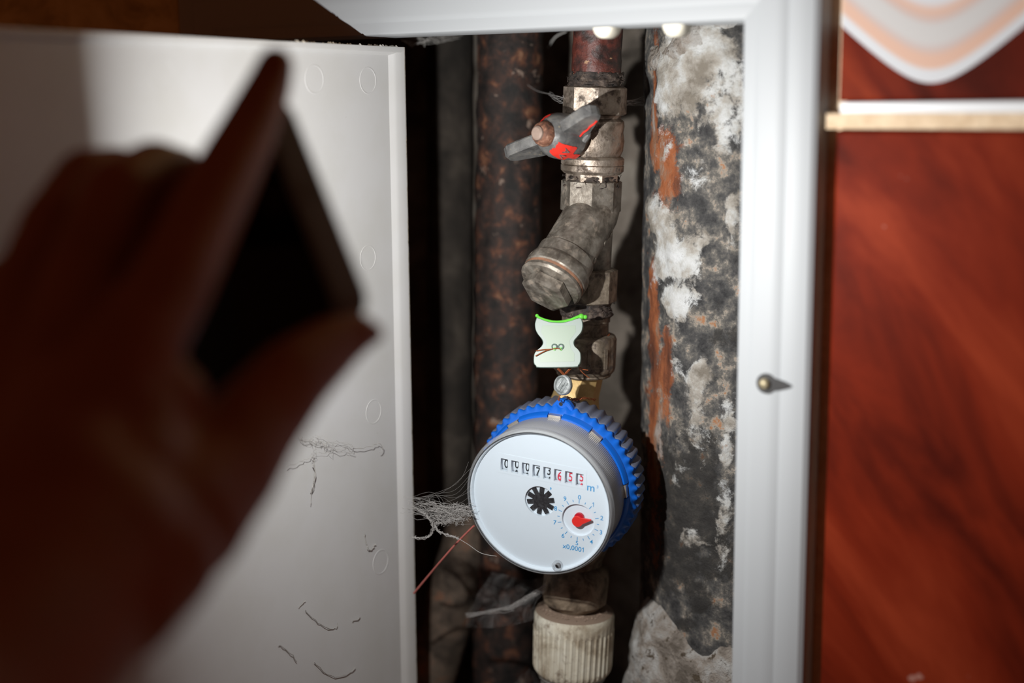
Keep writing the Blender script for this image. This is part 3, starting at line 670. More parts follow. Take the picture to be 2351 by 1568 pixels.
# blue ring, dusty knurl behind it, toothed flange, front collar with gaps for the clips
NT = 50
def wav(t): return 0.5+0.5*math.cos(NT*t)
part('knurled_ring', wm, M['meter_blue_dusty'], lambda mb: mb.lathe([(34, -40), (39.6, -39.5), (40.6, -37), (41.0, -26.6), (40.0, -25.6), (36, -25.4)], NT*10, rfun=lambda r, z, t, j: r+(1.5*wav(t) if 1 <= j <= 4 else 0)), 0, 0.2, 50, MM_)
part('seal_flange', wm, M['meter_blue'], lambda mb: mb.lathe([(36, -25.7), (40.4, -25.7), (40.8, -24.8), (40.4, -23.6), (39.6, -22.6), (38.6, -21.2), (37.2, -20.6)], NT*10, rfun=lambda r, z, t, j: r+(1.5*wav(t)**1.5 if 1 <= j <= 3 else 0)), 0, 0.2, 50, MM_)
def f(mb):
    cl = [math.radians(a) for a in (92, 128, 57, 8, -60, -130, 175)]
    for i, c0 in enumerate(sorted(cl)):
        s_ = sorted(cl); c1 = s_[(i+1) % len(s_)]+(2*math.pi if i == len(s_)-1 else 0)
        a0, a1 = c0+0.10, c1-0.10; n = 24; prof = [(36.8, -21.5), (39.0, -21.5), (38.6, -19.6), (37.9, -18.4), (36.8, -18.2)]
        vs, fs = [], []; k = len(prof)
        for q in range(n+1):
            a_ = a0+(a1-a0)*q/n
            for (r, z) in prof: vs.append((r*math.cos(a_), r*math.sin(a_), z))
        for q in range(n):
            for j in range(k): fs.append((q*k+j, (q+1)*k+j, (q+1)*k+(j+1) % k, q*k+(j+1) % k))
        fs += [tuple(range(k)), tuple(n*k+j for j in reversed(range(k)))]
        mb.add(vs, fs)
part('front_collar', wm, M['meter_blue'], f, 0, 0.2, 40, MM_)
for a_ in (92, 128, 57, 8, -60, -130, 175):
    a_ = math.radians(a_); T = MM_ @ frame(V((37.4*math.cos(a_), 37.4*math.sin(a_), -19.8)), (0, 0, 1), (-math.sin(a_), math.cos(a_), 0))
    tag(part('clip', wm, M['steel'], lambda mb: mb.box((-3.2, -0.9, -1.4), (3.2, 0.9, 1.4), T)), 'small metal clip')
c = MM_ @ V((0, 0, 0)); ta = math.radians(93)
pts = [(-6.5, 38.5), (6.5, 38.5), (5.2, 41.5), (3.2, 43.9), (1.0, 44.9), (-1.2, 44.9), (-3.4, 43.9), (-5.2, 41.5)]
tag(part('seal_eyelet', wm, M['meter_blue'], lambda mb: mb.extrude(pts[::-1], -27.5, -24.0, MM_ @ Matrix.Rotation(math.radians(-1), 4, 'Z'), 0.5)), 'blue tab pierced for the seal wire')
part('eyelet_hole', wm, M['dark'], lambda mb: mb.lathe([(1.0, -24.05), (1.0, -23.9), (0, -23.9)], 16, MM_ @ Matrix.Translation((-0.2, 42.6, 0))))
# ridged housing and clear rim
part('housing', wm, M['housing'], lambda mb: mb.lathe([(36.5, -21.5), (37.0, -20.5), (37.0, -1.6), (36.6, -0.8)], 1160, rfun=lambda r, z, t, j: r+(0.11*math.cos(290*t) if j in (1, 2) else 0), cap=False), 0, 0.2, 60, MM_)
part('rim', wm, M['clear_rim'], lambda mb: mb.lathe([(36.6, -1.5), (37.6, -1.2), (38.3, -0.4), (38.5, 0.8), (38.2, 2.0), (37.5, 2.8), (36.9, 2.75), (36.5, 2.6), (36.4, 2.2)], 160, cap=False), 0, 0.2, 40, MM_)
part('rim_groove', wm, M['ink_black'], lambda mb: mb.lathe([(36.55, 2.72), (36.62, 2.95), (36.8, 2.95), (36.88, 2.72)], 128, cap=False), 0, 0.2, 40, MM_)
part('inner_wall', wm, M['face'], lambda mb: mb.lathe([(35.3, -0.6), (35.5, 1.2), (36.0, 1.9), (36.5, 2.0), (36.6, -1.4)], 120, cap=False), 0, 0.2, 40, MM_)
part('lens', wm, M['clear'], lambda mb: mb.lathe([(36.5, 2.3), (36.5, 2.7), (35.9, 2.9), (0, 2.95)], 96), 0, 0.2, 20, MM_)
# dial plate with its windows
WX = [-19.55+5.6*k for k in range(8)]; WY = 15.55
holes = [[(x-1.9, WY-3.2), (x+1.9, WY-3.2), (x+1.9, WY+3.2), (x-1.9, WY+3.2)] for x in WX]
SX, SY, SR = -0.1, 0.0, 7.9; GX, GY, GR = 20.1, -5.8, 8.4
fp = place('dial_plate', plate_mesh(circ(0, 0, 35.6, 128), holes+[circ(SX, SY, SR), circ(GX, GY, GR)], 1.5), MM_.copy(), M['face'], wm)
place('counter_panel', plate_mesh([(-23, 11.0), (23.2, 11.0), (23.2, 21.4), (-23, 21.4)], holes, 0.12), MM_ @ Matrix.Translation((0, 0, 0.12)), M['face'], wm)
part('dial_floor', wm, M['face'], lambda mb: (mb.lathe([(SR+.3, -1.5), (0, -1.5)], 48, MM_ @ Matrix.Translation((SX, SY, 0)), cap=False), mb.lathe([(GR+.3, -1.45), (0, -1.45)], 48, MM_ @ Matrix.Translation((GX, GY, 0)), cap=False)), frame_=MM_)
DIG = [('0', 0.1, 'k', None), ('0', 1.0, 'k', '1'), ('0', 0.6, 'k', '1'), ('7', -0.75, 'k', None), ('3', 0.9, 'k', '4'), ('6', -0.75, 'r', None), ('5', -0.15, 'r', None), ('5', 0.9, 'r', '6')]
for (x, (d_, dy, cl, nx)) in zip(WX, DIG):
    nw = part('number_wheel', wm, M['wheel'], lambda mb: mb.lathe([(0, -2.15), (8.6, -2.15), (9.0, -1.9), (9.0, 1.9), (8.6, 2.15), (0, 2.15)], 48, MM_ @ frame(V((x+0.2, WY, -10.6)), (1, 0, 0), (0, 1, 0))), frame_=MM_)
    ink = M['ink_black'] if cl == 'k' else M['ink_red']
    place('digit', text_mesh(d_, 6.5, 0.05, 0.03), MM_ @ Matrix.Translation((x+0.5, WY+dy, -1.52)) @ Matrix.Scale(0.74, 4, (1, 0, 0)), ink, nw)
    if nx: place('digit', text_mesh(nx, 6.5, 0.05, 0.03), MM_ @ Matrix.Translation((x+0.5, WY+dy-5.3, -1.52)) @ Matrix.Scale(0.74, 4, (1, 0, 0)), ink, nw)
    part('recess_shade_bar', wm, M['recess_shade'], lambda mb: mb.box((x-2.0, WY-3.4, -2.6), (x-1.45, WY+3.4, -1.45)), frame_=MM_)  # grey bar painting the shade on the left wall of the digit window
# black star wheel
st = []
for k in range(10):
    a_ = math.radians(36*k+14); u = V((math.cos(a_), math.sin(a_))); v = V((-u.y, u.x))
    for (r, s_) in ((4.0, -1.05), (7.1, -1.1), (7.1, 1.1), (4.0, 1.05)): st.append(u*r+v*s_)
tag(place('star_wheel', plate_mesh([tuple(p) for p in st], [], 0.6), MM_ @ Matrix.Translation((SX, SY, -0.55)), M['star'], wm), 'black ten-spoked flow star')
# small red pointer dial
ptr = part('pointer_hub', wm, M['hub_red'], lambda mb: mb.lathe([(2.5, -1.5), (2.5, -0.1), (0, -0.1)], 40, MM_ @ Matrix.Translation((GX+0.25, GY+1.15, 0))), frame_=MM_)
pa = math.radians(17)
arc = [(2.75*math.cos(t), 2.75*math.sin(t)) for t in [pa+math.radians(36+i*(288)/36) for i in range(37)]]
tip = [(7.3*math.cos(pa-.0), 7.3*math.sin(pa)), (7.2*math.cos(pa+.045), 7.2*math.sin(pa+.045))]
part('pointer', wm, M['pointer'], lambda mb: mb.extrude(arc+tip, 0.15, 1.3, MM_ @ Matrix.Translation((GX-.1, GY-.3, 0)), 0.12), frame_=MM_)
def flat_text(s, x, y, size, mat, name, bold=0.0): return place(name, text_mesh(s, size, bold, 0.02), MM_ @ Matrix.Translation((x, y, 0.05)), mat, fp)
for k in range(20):
    a_ = math.radians(90-18*k); c0, s0 = math.cos(a_), math.sin(a_); r0_, r1_ = (9.0, 10.9) if k % 2 == 0 else (9.6, 10.7)
    mb = MB(MM_ @ frame(V((GX, GY, 0.03)), (0, 0, 1), (c0, s0, 0))); mb.box((r0_, -0.16, 0), (r1_, 0.16, 0.04)); mb.build('scale_mark', M['ink_blue'], fp, False)
    if k % 2 == 0: flat_text(str(k//2), GX+12.5*c0, GY+12.3*s0, 3.3, M['ink_blue'], 'numeral', 0.02)
flat_text('m', 25.6, 12.2, 5.6, M['ink_blue'], 'unit_text', 0.03); flat_text('3', 28.9, 13.8, 2.2, M['ink_blue'], 'unit_text')
flat_text('x0,000', 17.7, -21.3, 3.6, M['ink_blue'], 'factor_text', 0.02); flat_text('1', 23.6, -21.0, 3.6, M['ink_blue'], 'factor_text')
flat_text(',', 5.2, 7.9, 5.6, M['ink_blue'], 'comma', 0.03)
part('lens_boss', wm, M['clear_rim'], lambda mb: mb.lathe([(2.6, 0.1), (2.6, 2.4), (2.0, 3.2), (1.5, 3.2), (1.3, 1.0)], 32, MM_ @ Matrix.Translation((11.0, -32.0, 0)), cap=False), frame_=MM_)
part('boss_hole', wm, M['dark'], lambda mb: mb.lathe([(1.3, 0.2), (1.3, 1.2), (0, 1.3)], 20, MM_ @ Matrix.Translation((11.2, -32.1, 0))), frame_=MM_)

# ------------------------------------------------------------------ seal tag, wires, lead seal
tg = thing('seal_tag', 'milky green plastic seal tag hanging above the meter', 'tag', at(1280, 842, 694))
TO = at(1281, 790, 692); TN = camdir(-0.16, 0.10, 1.0); TM = frame(TO, TN, camdir(1, 0.0, 0.16)); TI = TM.inverted()
OUT = [(1232, 729), (1243, 733), (1258, 738), (1275, 740), (1292, 740), (1310, 736), (1326, 731), (1333, 730), (1337, 738), (1338, 750), (1335, 762), (1326, 773), (1318, 784), (1320, 795), (1328, 803), (1333, 812), (1333, 830), (1328, 839), (1318, 843), (1240, 844), (1230, 840), (1225, 832), (1226, 814), (1232, 805), (1242, 796), (1246, 787), (1243, 778), (1235, 768), (1229, 756), (1228, 742)]
def tp(px, py):
    q = TI @ onpl(px, py, TO, TN); return (q.x, q.y)
pts = [(p.x, p.y) for p in spline([V((*tp(*p), 0)) for p in OUT+OUT[:1]], 3)[:-1]][::-1]
part('tag_plate', tg, M['tag'], lambda mb: mb.extrude(pts, -3.6, 0, TM, 0.35), 0, 0.2, 40, TM)
ins = [tp(*p) for p in ((1242, 745), (1325, 745), (1326, 760), (1310, 782), (1313, 800), (1322, 812), (1322, 832), (1238, 834), (1237, 815), (1252, 796), (1253, 782), (1240, 762))][::-1]
tag(part('tag_core', tg, M['tag_green'], lambda mb: mb.extrude(ins, -4.6, -3.0, TM, 0.2), 0, 0.2, 40, TM), 'lime green insert behind the milky plate')
rim = [V((*tp(x, y-2), -1.4)) for x, y in ((1232, 725), (1236, 730), (1250, 736), (1268, 740), (1288, 740), (1308, 736), (1325, 729), (1333, 727), (1341, 728))]
tag(part('tag_rim', tg, M['tag_green'], lambda mb: mb.tube([TM @ v for v in spline(rim, 4)], 0.75, 8, Matrix.Identity(4)), frame_=TM), 'bright lime green strip along the top')
def ball(mb, c, r): mb.lathe([(r*math.sin(math.pi*i/10), -r*math.cos(math.pi*i/10)) for i in range(11)], 16, TM @ Matrix.Translation(c))
tag(part('tag_inset', tg, M['tag_inset'], lambda mb: mb.extrude([(p[0]*0.93-0.1, p[1]*0.95) for p in ins], -0.1, 0.06, TM, 0.02), 0, 0.2, 40, TM), 'greener middle of the tag')
part('tag_knob', tg, M['tag_green'], lambda mb: (ball(mb, V((*tp(1334, 726), -1.4)), 1.5), ball(mb, V((*tp(1343, 727), -1.6)), 1.1), ball(mb, V((*tp(1232, 724), -1.4)), 0.9)), frame_=TM)
for x in (1273, 1288):
    part('wire_eye', tg, M['tag'], lambda mb: mb.lathe([(1.5, -0.2), (1.5, 0.7), (1.1, 0.9), (0.8, 0.5)], 16, TM @ Matrix.Translation((*tp(x, 796), 0))), frame_=TM)
    tag(part('green_dot', tg, M['tag_green'], lambda mb: mb.lathe([(0.9, 0.1), (0.8, 0.6), (0, 0.7)], 12, TM @ Matrix.Translation((*tp(x, 801), 0))), frame_=TM), 'green tip in the wire eye')
def wirep(*pts): return spline([V(p) for p in pts], 5)
tw = thing('seal_wire', 'thin copper wire twisted through the seal tag and lead seal', 'wire', at(1290, 850, 694))
def T3(px, py, z): return TM @ V((*tp(px, py), z))
for pts in ((T3(1288, 803, 0.6), T3(1280, 800, 1.0), T3(1268, 802, 1.0), T3(1250, 803, 1.1), T3(1231, 806, 1.0)), (T3(1270, 801, 0.9), T3(1256, 805, 1.3), T3(1243, 811, 1.2), T3(1230, 818, 1.0))):
    part('wire_end', tw, M['wire'], lambda mb: mb.tube(wirep(*pts), 0.28, 6, Matrix.Identity(4)))
def twist(a, b, n=5, r=0.42):
    d = b-a; F_ = frame(a, d)
    out = []
    for ph in (0, math.pi): out.append([F_ @ V((r*math.cos(ph+6.28*n*t/40), r*math.sin(ph+6.28*n*t/40), d.length*t/40)) for t in range(41)])
    return out
for (a_, b_) in ((at(1281, 846, 693), at(1297, 862, 692)), (at(1310, 846, 697), at(1296, 861, 693))):
    for s_ in twist(a_, b_, 3): part('twisted_strand', tw, M['wire'], lambda mb: mb.tube(s_, 0.27, 6, Matrix.Identity(4)))
part('wire_end', tw, M['wire'], lambda mb: mb.tube(wirep(at(1330, 843, 698), at(1340, 848, 697), at(1350, 850, 697)), 0.27, 6, Matrix.Identity(4)))
part('wire_end', tw, M['wire'], lambda mb: mb.tube(wirep(at(1330, 846, 699), at(1338, 856, 700), at(1353, 868, 702)), 0.24, 6, Matrix.Identity(4)))
part('wire_end', tw, M['wire'], lambda mb: mb.tube(wirep(at(1290, 902, 693), at(1284, 912, 694), at(1284, 920, 696), at(1281, 916, 698)), 0.3, 6, Matrix.Identity(4)))
w1 = [at(1302, 912, 703), at(1320, 918, 706), at(1340, 914, 706), at(1367, 918, 718)]
for k in range(2): part('twisted_strand', tw, M['wire'], lambda mb: mb.tube([p+V((0, 0.4*math.sin(i*1.1+k*3.1), 0.5*math.cos(i*1.1+k*3.1))) for i, p in enumerate(spline(w1, 7))], 0.27, 6, Matrix.Identity(4)))
part('pipe_wire', tw, M['wire'], lambda mb: mb.tube([MP @ V((12.5*math.cos(t), 12.5*math.sin(t), lz(766)+1.5*math.sin(t*2))) for t in [math.radians(-120+i*8) for i in range(18)]], 0.35, 6, Matrix.Identity(4)))
LN = camdir(-0.62, 0.10, 0.78); LO = at(1293, 884, 692); LM = frame(LO, LN, camdir(0.5, 0.86, 0.3))
ls = thing('lead_seal', 'small grey lead seal disc on copper wire above the blue ring', 'seal', LO-UPV*5)
part('disc', ls, M['lead'], lambda mb: mb.lathe([(0, -1.6), (4.2, -1.6), (4.9, -1.0), (5.1, 0.4), (4.7, 1.3), (4.0, 1.5), (3.6, 0.6), (0, 0.5)], 40), 0.25, 0.4, 50, LM)
part('stamped_face', ls, M['lead'], lambda mb: (mb.box((-3.2, -0.5, 0.3), (3.2, 0.5, 1.0)), mb.box((-2.6, 1.2, 0.3), (2.6, 2.0, 0.9)), mb.box((-2.6, -2.1, 0.3), (2.4, -1.3, 0.9))), 0.35, 0.5, 30, LM)

# ------------------------------------------------------------------ fittings under the meter
dn = thing('grimy_coupling', 'grime-caked brown brass coupling right below the meter', 'pipe fitting', PO+AX*lz(1412))
part('nut', dn, M['dirty_brass'], lambda mb: mb.lathe([(12.6, lz(1398)), (13.8, lz(1392)), (16.6, lz(1382)), (17.3, lz(1362)), (17.2, lz(1335)), (16.8, lz(1312)), (14.5, lz(1300)), (13, lz(1296))], 64), 0.8, 0.11)
part('nipple', dn, M['dirty_brass'], lambda mb: mb.lathe([(11.2, lz(1440)), (11.3, lz(1395))], 48), 0.6, 0.15)
pc = thing('ribbed_pipe_nut', 'aged white plastic union nut with vertical ribs and dust on top', 'pipe fitting', PO+AX*lz(1548))
z1, z0 = lz(1402), lz(1546)
def f(mb):
    prof = [(17.5, z0-1.2), (19.2, z0), (20.4, z0+2), (20.9, z0+4), (21.2, z1-10), (21.2, z1-9.4), (21.3, z1-3.5), (20.6, z1-1.2), (18.5, z1), (11, z1+0.8), (11, z1-2)]
    mb.lathe(prof, 480, rfun=lambda r, z, t, j: r+(0.62*max(0, math.cos(40*t))**0.6-0.3 if 2 <= j <= 4 else 0))
part('ribbed_nut', pc, M['pvc'], f, 0, 0.1, 30)
part('dust_crumbs', pc, mottled('pinkish_dust', [(0.3, (0.22, 0.15, 0.11)), (0.7, (0.42, 0.32, 0.25))], 300, 0.9), lambda mb: [mb.add([V((math.cos(q)*rr, math.sin(q)*rr, z1+0.5))+V(v)*s_ for v in [(1,0,0),(-1,0,0),(0,1,0),(0,-1,0),(0,0,.8),(0,0,-.8)]], [(0,2,4),(2,1,4),(1,3,4),(3,0,4),(2,0,5),(1,2,5),(3,1,5),(0,3,5)]) for q, rr, s_ in [(random.uniform(0, 6.28), random.uniform(11.5, 18.5), random.uniform(.15, .7)) for _ in range(260)]])['kind'] = 'stuff'
lp = thing('lower_pipe', 'dusty grey plastic pipe leaving the ribbed white nut at the bottom', 'pipe', PO+AX*(z0-70))
part('pipe', lp, M['grey_pipe'], lambda mb: mb.lathe([(16.5, z0-90), (16.5, z0-3), (18.0, z0-2.6), (18.0, z0+1)], 56))

# ------------------------------------------------------------------ wire and cobwebs
pk = [at(1088, 1207, 712), at(1050, 1245, 722), at(1012, 1288, 732), at(985, 1320, 742), at(950, 1362, 752)]
mb = MB(); mb.tube(spline(pk, 6), 0.5, 8)
tag(mb.build('pink_cable', M['pink_wire'], None, org=pk[-1]), 'thin pink wire slanting from the meter down past the bent pipe', 'wire')
def web(name, label, threads, mat=None, org=None):
    mb = MB()
    for pts, r in threads: mb.tube(pts, r, 4)
    return tag(mb.build(name, mat or M['cobweb'], None, True, org=org), label, 'cobweb', 'cobwebs around the pipes and door')
def jit(p, a): return p+V((random.uniform(-a, a), random.uniform(-a, a), random.uniform(-a, a)))
def strands(anchors, n, r, sag, j=2.0, seg=5):
    out = []
    for k in range(n):
        a, b = random.sample(anchors, 2); a, b = jit(a, j), jit(b, j)
        pts = [a.lerp(b, t/seg)+V((0, 0, -sag*4*(t/seg)*(1-t/seg)*random.uniform(.3, 1.4))) for t in range(seg+1)]
        out.append(([jit(p, 0.35) for p in pts], r*random.uniform(.6, 1.3)))
    return out
wa = [at(x, y, z) for x, y, z in ((948, 1160, 718), (1000, 1165, 716), (1040, 1165, 712), (1078, 1163, 703), (1076, 1180, 704), (1060, 1195, 706), (1010, 1185, 714), (990, 1200, 716), (1020, 1175, 712), (1045, 1200, 708))]
def wiggle(a, b, r, amp, seg=14):
    o = V((random.uniform(0, 90), random.uniform(0, 90), 0))
    return ([a.lerp(b, t/seg)+noise.noise_vector(o+V((t*0.35, 0, 0)))*amp+noise.noise_vector(o+V((t*1.1, 5, 0)))*amp*0.3 for t in range(seg+1)], r)
core = [at(x, y, z) for x, y, z in ((990, 1160, 716), (1010, 1172, 714), (1030, 1168, 711), (1048, 1178, 709), (1062, 1168, 706), (1076, 1166, 703), (1056, 1194, 707), (1038, 1196, 710), (1012, 1196, 714), (1074, 1184, 704), (996, 1184, 716))]
th = [wiggle(jit(random.choice(core), 3.0), jit(random.choice(core), 3.0), random.uniform(.05, .11), 2.2) for _ in range(120)]
th += [wiggle(jit(wa[0], 5), jit(random.choice(core), 2.0), random.uniform(.04, .09), 2.5) for _ in range(26)]
thick = [spline([at(x, y, z) for x, y, z in L], 6) for L in (((945, 1232, 719), (968, 1236, 717), (988, 1228, 716), (998, 1205, 715), (1010, 1196, 714)), ((996, 1200, 715), (1005, 1218, 714), (1028, 1228, 712), (1052, 1236, 710)), ((1000, 1200, 715), (1020, 1200, 713), (1040, 1197, 711), (1058, 1188, 708)), ((996, 1215, 715), (990, 1198, 715), (975, 1180, 716), (950, 1165, 718)))]
th += [([jit(p, .3) for p in s_], 0.30) for s_ in thick] + [([jit(p, .9) for p in s_], 0.1) for s_ in thick for _ in range(5)]
th += [(spline([at(x, y, z) for x, y, z in ((1052, 1236, 710), (1075, 1250, 709), (1105, 1270, 708), (1140, 1277, 702))], 5), 0.14)]
for k in range(12): th.append((spline([at(1080+random.uniform(-4, 4), 1060+k*13, 702), at(1040+random.uniform(-20, 20), 1110+k*8, 708), at(1000+random.uniform(-30, 10), 1140+random.uniform(-10, 20), 714), at(946, 1135+random.uniform(0, 40), 719)], 4), 0.03))
web('cobweb', 'tangled grey cobweb between the door edge and the meter rim', th, org=at(1000, 1230, 715))
va = [at(x, y, z) for x, y, z in ((1432, 235, 705), (1438, 240, 708), (1470, 225, 735), (1500, 215, 750), (1525, 205, 760), (1520, 236, 760), (1480, 238, 740))]
web('cobweb', 'fine cobweb strung from the valve nut right to the drain pipe', strands(va[:2]+va[3:6], 26, 0.07, 1.0, 1.2)+strands(va[2:], 16, 0.06, .8, 1.0), org=va[0])
va = [at(x, y, z) for x, y, z in ((1475, 85, 742), (1500, 100, 750), (1515, 120, 760), (1498, 140, 752), (1520, 150, 760), (1490, 75, 745))]
web('cobweb', 'wispy cobweb at the drain pipe under the frame\'s top rail', strands(va, 40, 0.07, 1.0, 2.0), org=va[0])
va = [at(x, y, z) for x, y, z in ((1208, 192, 778), (1232, 208, 765), (1262, 216, 740), (1296, 224, 704), (1296, 238, 704), (1270, 222, 730))]
web('cobweb', 'loose cobweb from the riser pipe to the left of the valve nut', [(spline(va[:4], 5), 0.16), (spline([va[2], va[5], va[4]], 5), 0.14)]+strands(va[2:], 14, 0.07, .8, 1.0), org=va[0])
va = [at(x, y, z) for x, y, z in ((928, 88, 760), (970, 98, 770), (1010, 92, 780), (1050, 80, 790), (990, 80, 770))]
web('cobweb', 'dusty cobweb hanging under the top rail near the door corner', strands(va, 30, 0.14, 2.0, 2.5), M['cobweb_dirty'], org=va[0])
va = [at(x, y, z) for x, y, z in ((1258, 110, 800), (1275, 85, 800), (1300, 72, 795))]
web('cobweb', 'pale strand of cobweb left of the red-brown pipe', [(spline(va, 5), 0.55)], M['cobweb_dirty'], org=va[0])
def membrane(name, label, edge_a, edge_b, sag, org):
    """a thin sheet of dusty web between two edges"""
    A, B = spline(edge_a, 6), spline(edge_b, 6); n = min(len(A), len(B)); k = 10; vs, fs = [], []
    for i in range(n):
        for j in range(k+1):
            t = j/k; p = A[i].lerp(B[i], t)+V((0, 0, -sag*4*t*(1-t)))
            vs.append(p+noise.noise_vector(p*0.12)*1.2)
    for i in range(n-1):
        for j in range(k): q = i*(k+1)+j; fs.append((q, q+1, q+k+2, q+k+1))
    mb = MB(); mb.add(vs, fs)
    return tag(mb.build(name, M['veil'], None, True, org=org), label, 'cobweb', 'dusty cobweb sheets below the meter')
membrane('cobweb_sheet', 'dusty cobweb sheet from the bent pipe to the grimy coupling', [at(1128, 1310, 775), at(1100, 1360, 770), at(1070, 1412, 765)], [at(1258, 1322, 742), at(1250, 1345, 742), at(1222, 1378, 742)], 3, at(1070, 1412, 765))
membrane('cobweb_sheet', 'narrow cobweb sheet reaching the ribbed white nut', [at(1075, 1412, 765), at(1072, 1422, 765), at(1068, 1438, 765)], [at(1260, 1345, 738), at(1230, 1390, 737), at(1222, 1425, 737)], 2, at(1068, 1438, 765))
web('cobweb', 'pale cobweb rope at the lower edge of the dusty sheet', [wiggle(at(1072+random.uniform(-3, 3), 1412+random.uniform(-2, 6), 764), at(1180, 1392+random.uniform(-6, 10), 750), random.uniform(.05, .12), .8) for _ in range(12)]+[wiggle(at(1172, 1393+random.uniform(-5, 8), 751), at(1254, 1345+random.uniform(-6, 12), 741), random.uniform(.05, .12), .8) for _ in range(14)], org=at(1072, 1412, 764))
membrane('cobweb_sheet', 'grey cobweb sheet beside the pipe at the bottom edge', [at(1170, 1580, 768), at(1190, 1560, 766), at(1216, 1530, 760)], [at(1262, 1600, 748), at(1252, 1575, 746), at(1235, 1545, 742)], 1, at(1200, 1575, 760))

dv = [at(x, y, z) for x, y, z in ((640, 1062, 628), (705, 1012, 645), (735, 1060, 655), (760, 1035, 662), (820, 1022, 682), (875, 1012, 700), (740, 1000, 656), (730, 930, 652))]
dv = [onx(x, y, DX+4) for x, y in ((662, 1072), (700, 1008), (718, 1050), (760, 1028), (812, 1030), (868, 1018), (730, 1010), (738, 950))]
th = [wiggle(jit(random.choice(dv[1:7]), 1.5), jit(random.choice(dv[1:7]), 1.5), 0.06, 3) for _ in range(14)]+[([jit(p, .5) for p in spline([dv[0], onx(700, 1055, DX+3), dv[2], onx(722, 1100, DX+3), onx(713, 1160, DX+2)], 6)], 0.14), ([jit(p, .4) for p in spline([dv[4], onx(850, 1025, DX+4), dv[5], onx(878, 1030, DX+4), onx(870, 1040, DX+4)], 5)], 0.16), ([jit(p, .3) for p in spline([onx(718, 1065, DX+3), onx(724, 1090, DX+3), onx(714, 1130, DX+2)], 6)], 0.3)]
web('cobweb', 'grey cobweb sagging across the inside of the open door', th, M['cobweb_dirty'], org=dv[0])
th = [([jit(p, .4) for p in spline([onx(*q, DX+0.8) for q in L], 5)], r) for L, r in ((((836, 1226), (842, 1250), (846, 1262), (856, 1258), (862, 1250)), .3), (((700, 1400), (730, 1430), (765, 1445), (775, 1430)), .2), (((810, 1425), (828, 1418)), .25), (((720, 1520), (760, 1552), (800, 1545), (815, 1530)), .22), (((640, 1480), (668, 1500), (680, 1520)), .22), (((688, 1395), (700, 1380)), .2))]
web('cobweb', 'dried cobweb wisps stuck low on the door\'s inner face', th, M['cobweb_dirty'], org=onx(836, 1226, DX+0.8))

# ------------------------------------------------------------------ phone with its torch on
pA, pB = at(664, 214, 449), at(862, 706, 436)
pw = (pB-pA).normalized(); PW = (pB-pA).length
nb = V((0.26, 0.965, 0.0)); nb = (nb-pw*nb.dot(pw)).normalized()  # out of the phone's back, towards the pipes
plen = pw.cross(nb); plen = plen if plen.dot(RGT) < 0 else -plen  # from the top end back under the hand
PT, PL = 13.0, 122.0
ph = thing('phone', 'dark phone gripped in the hand, its torch turned on the pipes', 'phone', pB)
FM = Matrix((pw, plen, -nb)).transposed().to_4x4(); FM.translation = pA     # x across, y down the length, z from back to screen
def rrect(x0, y0, x1, y1, r, n=8):
    out = []
    for (cx_, cy_, a0) in ((x1-r, y1-r, 0), (x0+r, y1-r, 90), (x0+r, y0+r, 180), (x1-r, y0+r, 270)):
        out += [(cx_+r*math.cos(math.radians(a0+90*i/n)), cy_+r*math.sin(math.radians(a0+90*i/n))) for i in range(n+1)]
    return out
part('phone_body', ph, M['phone_case'], lambda mb: mb.extrude(rrect(0, 0, PW, PL, 7), 0, PT, None, 1.6), 0, 0.1, 30, FM)
part('screen', ph, M['phone_screen'], lambda mb: mb.extrude(rrect(1.6, 1.6, PW-1.6, PL-1.6, 6), PT-0.3, PT+0.25, None, 0.2), 0, 0.1, 30, FM)
part('camera_bump', ph, M['phone_black'], lambda mb: mb.extrude(rrect(34, 6, 54, 44, 6), -1.4, 0.2, None, 0.4), 0, 0.1, 30, FM)
part('camera_lens', ph, M['phone_screen'], lambda mb: [mb.lathe([(4, -2.6), (4.5, -2.2), (4.5, -1.2)], 24, FM @ Matrix.Translation((42, y, 0))) for y in (14, 26)], frame_=FM)
part('side_button', ph, M['phone_case'], lambda mb: mb.box((30, -0.6, 4), (36, 0.5, 7)), frame_=FM)
LX, LY = 46.0, 34.0
part('torch_lens', ph, M['led'], lambda mb: mb.lathe([(2.4, -1.9), (2.6, -1.5), (2.6, -1.2)], 24, FM @ Matrix.Translation((LX, LY, 0))), frame_=FM)
la = bpy.data.lights.new('torch_light', 'AREA'); la.shape = 'DISK'; la.size = 0.006; la.energy = TORCH_POWER; la.color = (1.0, 0.985, 0.96)
lo = bpy.data.objects.new('torch_light', la); col.objects.link(lo)
lp_ = FM @ V((LX, LY, -2.6)); zz = -nb; xx = pw; yy = zz.cross(xx)
Lm = Matrix((xx, yy, zz)).transposed().to_4x4(); Lm.translation = lp_*MM - ORG[ph]*MM
lo.parent = ph; lo.matrix_local = Lm

